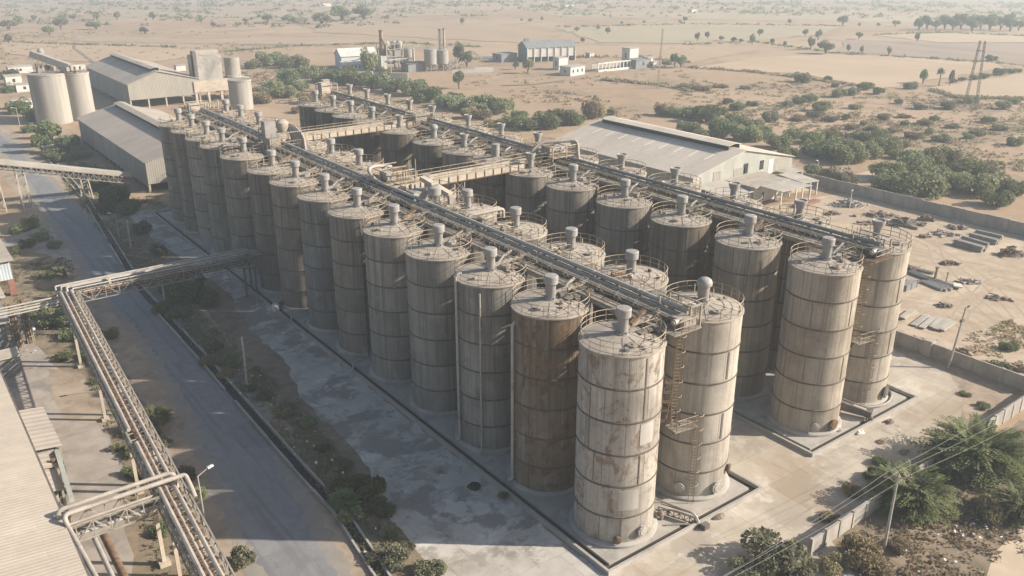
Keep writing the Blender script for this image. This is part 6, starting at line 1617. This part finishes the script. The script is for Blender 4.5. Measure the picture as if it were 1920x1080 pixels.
cluster([(14, 82, 15, .9), (90, 68, 20, .8), (110, 56, 26, .7), (10, 58, 34, .5), (180, 40, 16, .9), (218, 38, 14, .9), (176, 56, 30, .4), (270, 64, 20, .5), (376, 44, 8, 1.4), (32, 44, 22, .5), (62, 38, 12), (115, 37, 14), (136, 38, 12), (286, 38, 14, .8), (400, 52, 12), (460, 44, 12), (500, 42, 24, .5), (540, 44, 30, .4), (600, 46, 40, .4), (640, 40, 44, .5), (680, 38, 40, .5), (690, 26, 10)], 'on the hazy fields at upper left', 'trees on the hazy left fields', 't', ('leaf', 'leaf_grey'), 'distant tree', name='tree')  # grey leaf mixed in here too, haze fade put into the crown colour
cluster([(1782, 162, 12, 2.0), (1733, 158, 18, 1.2)], 'beside the pale field below the pylon', 'lone trees near the pylon', 't', 'leaf', 'lone tree', name='tree')
cluster([(1790, 156, 16), (1806, 152, 18), (1830, 150, 24), (1850, 148, 22), (1880, 142, 26), (1900, 138, 20), (1912, 136, 16)], 'in the hedge beside the palm', 'hedge bushes at upper right', mk='leaf_dark', word='hazy bush')
# the palm with a bare stem
p = at(1760, 162); h = hgt(p, 127); t = thing('palm_tree', 'tall palm with bare stem and round head at upper right', 'palm', p)
MB().tube([(0, 0, 0), (.15, 0, h*.5), (0, .1, h*.78)], [.28, .2, .18], 8).build('trunk', M['bark'], t)
b = MB(); rr = random.Random(8)
for k in range(60):
    a = rr.uniform(0, 6.28); e = rr.uniform(-.7, 1.4); L = h*.26; d = Vector((math.cos(a)*math.cos(e), math.sin(a)*math.cos(e), math.sin(e))); s_ = Vector((-math.sin(a), math.cos(a), 0))*L*.16; c = Vector((0, .1, h*.8))
    b.add([c, c+d*L*.6+s_, c+d*L+Vector((0, 0, -L*.2)), c+d*L*.6-s_], [(0, 1, 2, 3)])
b.build('fronds', M['leaf_dark'], t, False)

# roadside and yard-strip plants
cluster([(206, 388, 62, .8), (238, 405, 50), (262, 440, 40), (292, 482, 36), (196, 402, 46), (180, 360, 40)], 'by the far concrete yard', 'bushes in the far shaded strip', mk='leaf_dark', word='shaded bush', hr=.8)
cluster([(345, 572, 90, .7), (312, 560, 60), (378, 578, 56), (300, 590, 40), (330, 604, 60, .5), (360, 545, 50)], 'below the pipe bridge beside the yard', 'bushes below the pipe bridge', mk='leaf_dark', word='dark shrub', hr=.7)
cluster([(392, 690, 44), (432, 690, 50), (418, 712, 40), (400, 660, 36), (498, 752, 40), (530, 785, 56), (575, 806, 40), (600, 850, 36), (645, 880, 34), (470, 735, 30)], 'in the littered strip beside the drain', 'shrubs in the littered strip', mk=('leaf', 'leaf_green', 'leaf_dry'), word='low shrub', hr=.5)
cluster([(630, 935, 70, .5), (682, 940, 76, .6), (718, 972, 60, .55), (655, 985, 56, .45), (735, 1012, 50, .55)], 'at the near strip end', 'thick clump near the front yard', mk=('leaf', 'leaf_green'), word='dense shrub')
cluster([(745, 1075, 66, .7), (790, 1090, 60, .6), (760, 1040, 40, .7), (820, 1078, 36, .8), (700, 1060, 46, .6)], 'at the bottom of the strip', 'pale weeds at the bottom', mk='leaf_grey', word='pale weed')
cluster([(942, 938, 26, .7), (880, 916, 10)], 'growing at the kerb of the near silos', 'weeds at the kerb', mk='leaf_dark', word='kerb weed')
cluster([(54, 430, 40, .8), (30, 440, 40, .6), (70, 455, 40, .7), (20, 480, 30), (45, 470, 40), (100, 468, 30)], 'by the workshop at the left edge', 'bushes by the workshop', mk=LD, word='roadside bush', hr=.7)
cluster([(90, 276, 44, .9), (120, 292, 44, .7), (75, 288, 40, .7), (70, 262, 30)], 'below the old concrete silos', 'roadside trees at upper left', 't', 'leaf_dark', 'roadside tree', name='tree')
cluster([(96, 300, 50, .5), (130, 305, 40, .5), (150, 300, 36, .5), (60, 228, 40, .8), (30, 215, 50, .8), (75, 215, 40), (50, 250, 30), (10, 175, 30, .8), (12, 150, 40, .7), (110, 305, 30)], 'around the road bend at upper left', 'bushes around the road bend', mk='leaf_dark', word='dark bush', hr=.7)
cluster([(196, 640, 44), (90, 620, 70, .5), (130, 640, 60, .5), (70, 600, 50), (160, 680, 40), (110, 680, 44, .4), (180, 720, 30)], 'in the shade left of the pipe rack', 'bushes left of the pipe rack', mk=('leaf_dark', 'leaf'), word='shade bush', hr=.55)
cluster([(282, 822, 70, .6), (300, 850, 50), (250, 860, 56), (238, 820, 50), (270, 900, 50), (345, 905, 44), (360, 945, 50, .6), (330, 990, 46), (300, 1010, 50), (350, 1040, 40), (240, 900, 40), (215, 850, 30), (268, 790, 40)], 'under and beside the near pipe rack', 'bushes by the near pipe rack', mk=('leaf_dark', 'leaf', 'leaf_dark'), word='leafy bush', hr=.6)
cluster([(447, 1078, 60, .8)], 'at the bottom edge beside the rack', 'pale shrub', mk='leaf_grey', word='pale shrub', adj='round')
cluster([(1530, 330, 40), (1560, 345, 60, .7), (1590, 350, 50, .8), (1545, 350, 30)], 'beside the warehouse corner and dirt lane', 'bushes by the warehouse corner', mk=('leaf', 'leaf_grey'), word='corner bush', hr=.7)
# feathery shrubs at lower right
def feather(seed, n, spread=1.0):
    rr = random.Random(seed); lf = MB(); st = MB()
    for k in range(n):
        a = rr.uniform(0, 6.283); q = math.sqrt(rr.random())*.5; b0 = Vector((q*math.cos(a)*.6, q*math.sin(a)*.6, rr.uniform(.05, .75)))
        a2 = a+rr.gauss(0, .6); e = rr.uniform(.1, 1.35); L = rr.uniform(.45, .8); d = Vector((math.cos(a2)*math.cos(e)*spread, math.sin(a2)*math.cos(e)*spread, math.sin(e)))
        pts = [b0+d*L*t_+Vector((0, 0, -.42*L*t_*t_)) for t_ in (0, .25, .5, .75, 1)]
        if k % 4 == 0: st.tube([(0, 0, -.03), b0*.6, b0, pts[2]], [.03, .022, .015, .006], 4)
        for j in range(10):
            t_ = .12+.88*j/10; i = min(3, int(t_*4)); p = pts[i].lerp(pts[i+1], t_*4-i); tt = (pts[i+1]-pts[i]).normalized(); s_ = tt.cross(Vector((0, 0, 1)))
            if s_.length < .1: continue
            s_.normalize()
            for sg in (-1, 1):
                w_ = .026; l = .12*(1.15-t_*.7)*rr.uniform(.8, 1.2); o = (s_*sg*.8+tt*.7+Vector((0, 0, rr.uniform(-.35, .1)))).normalized()
                lf.add([p, p+o*l*.5+tt*w_, p+o*l, p+o*l*.5-tt*w_], [(0, 1, 2, 3)])
    return lf, st
FE = [feather(31, 330), feather(32, 360, 1.15)]
FM = [(mesh_of(a, 'foliage', M['leaf_green']), mesh_of(b_, 'stem', M['bark'])) for a, b_ in FE]
FD = [(mesh_of(a, 'foliage', M['leaf_dark']), mesh_of(b_, 'stem', M['bark'])) for a, b_ in FE]
def fshrub(u, v, wpx, h, label, i, dark=False):
    p = at(u, v); w_ = wpx/ppm(p); t = thing('green_shrub', label, 'shrub', p+Vector((SP, CP, 0))*w_*.3, random.uniform(0, 6.28), 'feathery shrubs beyond the apron wall'); t.scale = (w_/1.9, w_/1.9, h/1.25)
    me = (FD if dark else FM)[i]; link_mesh('foliage', me[0], t); link_mesh('stem', me[1], t)
fshrub(1735, 985, 190, 4.2, 'bright green feathery shrub right behind the power pole', 0)
fshrub(1868, 915, 230, 4.8, 'largest feathery green shrub, nearest the right picture edge', 1)
fshrub(1800, 905, 130, 3.4, 'dark feathery shrub between the two bright green shrubs', 0, True)
fshrub(1925, 990, 110, 3.4, 'dark feathery shrub cut by the right edge of the picture', 1, True)
fshrub(1690, 940, 110, 2.4, 'low dark feathery shrub against the sunlit panel wall', 1, True)
fshrub(640, 962, 80, 1.6, 'dark feathery shrub at the near end of the littered strip', 0, True)
fshrub(285, 800, 70, 1.8, 'dark feathery shrub beside the rack and road shoulder', 1, True)
cluster([(1455, 1085, 130, .6), (1400, 1095, 70, .6), (1510, 1090, 70, .6)], 'in the pale clump at the bottom edge', 'pale shrubs at the bottom edge', mk='leaf_grey', word='pale green shrub')
cluster([(1625, 1075, 90, .6), (1575, 1085, 70, .5), (1655, 1095, 70, .5), (1690, 1040, 50, .5), (1860, 985, 60, .8), (1845, 960, 40, .8), (1600, 1050, 50, .5)], 'of the dry brush below the power pole', 'dry brush below the power pole', mk='leaf_dry', word='dry shrub')
cluster([(1478, 1040, 24, 1.2), (1640, 905, 40, .6), (1600, 935, 50, .5), (1660, 880, 40, .5), (1560, 985, 40, .5), (1880, 700, 50, .5), (1850, 690, 30, .5), (1900, 660, 40, .5), (1815, 745, 24, .4), (1850, 770, 30, .4)], 'of the weeds along the apron walls', 'weeds along the apron walls', mk=('leaf', 'leaf_dark', 'leaf_dry'), word='weed tuft')
# broad-leaved plant by the workshop
p = at(105, 520); t = thing('banana_plant', 'sunlit broad-leaved plant behind the pipe bridge at left', 'plant', p)
rr = random.Random(4); b = MB()
for k in range(26):
    a = rr.uniform(0, 6.28); o = Vector((rr.uniform(-1.6, 1.6), rr.uniform(-.8, .8), 0)); e = rr.uniform(.7, 1.3); L = rr.uniform(1.6, 2.6); s_ = Vector((-math.sin(a), math.cos(a), 0)); pts = []
    for j in range(6):
        f = j/5; pts.append(o+Vector((math.cos(a)*L*f*math.cos(e)*1.3, math.sin(a)*L*f*math.cos(e)*1.3, .5+L*f*math.sin(e)-1.1*f*f*L*.6)))
    wd = [.05, .26, .36, .36, .24, .03]; vs = []
    for q, w_ in zip(pts, wd): vs += [q-s_*w_+Vector((0, 0, .08)), q, q+s_*w_+Vector((0, 0, .08))]
    b.add(vs, [f for j in range(5) for f in ((3*j, 3*j+1, 3*j+4, 3*j+3), (3*j+1, 3*j+2, 3*j+5, 3*j+4))])
b.build('leaves', M['leaf_green'], t)
b = MB()
for k in range(6): o = Vector((rr.uniform(-1.5, 1.5), rr.uniform(-.7, .7), 0)); b.tube([o, o+Vector((.1, 0, 1.2))], [.13, .08], 6)
b.build('stalk', M['leaf_dark'], t)

# uncountable cover: dry scrub on the fields, weeds, far woods, litter
def inpoly(u, v, poly):
    c = False; j = len(poly)-1
    for i in range(len(poly)):
        (xi, yi), (xj, yj) = poly[i], poly[j]
        if (yi > v) != (yj > v) and u < (xj-xi)*(v-yi)/(yj-yi)+xi: c = not c
        j = i
    return c
def scatter(mb, poly, n, rad, leaves, ls, seed, flat=.5, gamma=1.0, clump=None):
    rr = random.Random(seed); us = [q[0] for q in poly]; vs = [q[1] for q in poly]; k = 0; tries = 0
    ps = [at(*q) for q in poly]; wp = [(q.x, q.y) for q in ps]; x0, x1 = min(q[0] for q in wp), max(q[0] for q in wp); y0, y1 = min(q[1] for q in wp), max(q[1] for q in wp)
    while k < n and tries < n*40:
        tries += 1; x, y = rr.uniform(x0, x1), rr.uniform(y0, y1)
        if not inpoly(x, y, wp): continue
        if clump and mnoise.noise(Vector((x*clump, y*clump, seed*3.1))) < rr.uniform(-.25, .35): continue
        k += 1; r = rad*rr.uniform(.35, 1.3)
        for j in range(leaves):
            a = rr.uniform(0, 6.28); q = math.sqrt(rr.random())*r
            leafquad(mb, Vector((x+q*math.cos(a), y+q*math.sin(a), rr.uniform(.05, 1)*r*flat*(1.1-q/r*.6)+terra(x, y))), ls*rr.uniform(.6, 1.4)*max(.5, r/rad), rr, .8)
    return mb
RF = [(1240, 205), (1300, 150), (1480, 150), (1640, 165), (1800, 185), (1960, 190), (1960, 330), (1700, 300), (1480, 240), (1300, 215)]
tag(scatter(MB(), RF, 1000, 1.1, 14, .38, 1, .45, clump=.03).build('field_scrub', M['leaf_dry'], None, False), kind='stuff')
tag(scatter(MB(), RF, 420, 1.3, 22, .3, 2, .6, clump=.025).build('green_scrub', M['leaf'], None, False), kind='stuff')
tag(scatter(MB(), [(430, 120), (760, 150), (900, 190), (1110, 235), (1250, 220), (1100, 180), (900, 150), (640, 215), (560, 230), (470, 200), (380, 190)], 600, 1.1, 10, .45, 3, .5, clump=.03).build('hedge_scrub', M['leaf_dry'], None, False), kind='stuff')
tag(scatter(MB(), [(0, 60), (400, 60), (640, 80), (1000, 95), (1300, 90), (1300, 150), (1000, 165), (800, 120), (520, 110), (380, 115), (150, 110), (0, 130)], 500, 1.2, 8, .6, 4, .4, clump=.012).build('sparse_scrub', M['leaf_dry'], None, False), kind='stuff')
for k, (poly, n, r_, cl) in enumerate([([(-100, 46), (760, 56), (760, 22), (-100, 14)], 420, 2.6, .018), ([(1380, 30), (1990, 44), (1990, 6), (1380, 4)], 620, 3.0, .016), ([(-40, 16), (1380, 20), (1380, 2), (-40, 1)], 800, 3.2, .014), ([(700, 30), (1400, 36), (1400, 14), (700, 12)], 160, 2.4, .02)]):
    tag(scatter(MB(), poly, n, r_, 10, r_*.55, 50+k, .9, clump=cl).build('far_wood', M['leaf'], None, False), kind='stuff')
STRIP = [(120, 330), (180, 385), (290, 470), (330, 540), (430, 640), (560, 760), (660, 880), (700, 960), (790, 1090), (720, 1100), (600, 910), (480, 770), (340, 615), (230, 480), (130, 360)]
tag(scatter(MB(), STRIP, 1500, .55, 16, .13, 8, .6, clump=.14).build('strip_weeds', M['leaf'], None, False), kind='stuff')
tag(scatter(MB(), STRIP, 1300, .55, 15, .12, 9, .7, clump=.15).build('strip_dry_grass', M['leaf_dry'], None, False), kind='stuff')
for k, ln in enumerate([[(1296, 127), (1420, 136), (1500, 146), (1640, 167)], [(1280, 84), (1420, 79), (1560, 99), (1720, 109), (1880, 119), (1960, 129)], [(880, 111), (1000, 108), (1200, 107), (1300, 118)], [(380, 101), (560, 86), (760, 81), (900, 88)], [(1740, 166), (1790, 183), (1960, 188)], [(1640, 65), (1760, 61), (1960, 69)], [(1040, 51), (1300, 45), (1580, 49)], [(0, 78), (120, 83), (330, 89)], [(1130, 150), (1240, 160), (1300, 172)]]):
    tag(scatter(MB(), [(u, v-1.0) for u, v in ln]+[(u, v+1.0) for u, v in ln[::-1]], 130, 1.5, 12, .7, 70+k, .6).build('field_edge_scrub', M['leaf' if k % 2 else 'leaf_dry'], None, False), kind='stuff')
LEFTV = [(0, 470), (130, 480), (170, 600), (240, 720), (330, 890), (400, 1090), (300, 1090), (230, 900), (190, 760), (110, 650), (0, 600)]
tag(scatter(MB(), LEFTV, 700, .5, 14, .14, 10, .7, clump=.12).build('left_weeds', M['leaf_dark'], None, False), kind='stuff')
tag(scatter(MB(), [(1380, 1090), (1560, 1030), (1700, 930), (1920, 800), (1990, 1000), (1850, 1090)], 500, .5, 12, .18, 11, .7, clump=.15).build('corner_weeds', M['leaf_dry'], None, False), kind='stuff')
tag(scatter(MB(), [(1700, 600), (1790, 640), (1920, 700), (1960, 640), (1900, 600), (1800, 640), (1690, 640)], 160, .6, 10, .2, 12, .5, clump=.1).build('yard_weeds', M['leaf_dry'], None, False), kind='stuff')
tag(scatter(MB(), [(130, 300), (250, 330), (330, 400), (200, 380), (120, 330)], 350, .8, 12, .25, 13, .6, clump=.06).build('shed_weeds', M['leaf_dark'], None, False), kind='stuff')
b = MB(); rr = random.Random(77)
for poly, n in ((STRIP, 80), ([(1580, 1080), (1650, 1040), (1850, 960), (1900, 1020), (1700, 1090)], 30), ([(100, 600), (160, 700), (60, 690), (40, 620)], 14)):
    k = 0
    while k < n:
        u, v = rr.uniform(min(q[0] for q in poly), max(q[0] for q in poly)), rr.uniform(min(q[1] for q in poly), max(q[1] for q in poly))
        if v < 560 and n == 80 or not inpoly(u, v, poly): continue
        k += 1; s_ = rr.uniform(.08, .26); b.box(at(u, v, .15+rr.uniform(0, .45)), (s_, s_*rr.uniform(.5, 1.5), .03), rot=Matrix.Rotation(rr.uniform(0, 6), 3, 'Z') @ Matrix.Rotation(rr.uniform(-.6, .6), 3, 'X'))
tag(b.build('litter', M['litter'], None, False), kind='stuff')
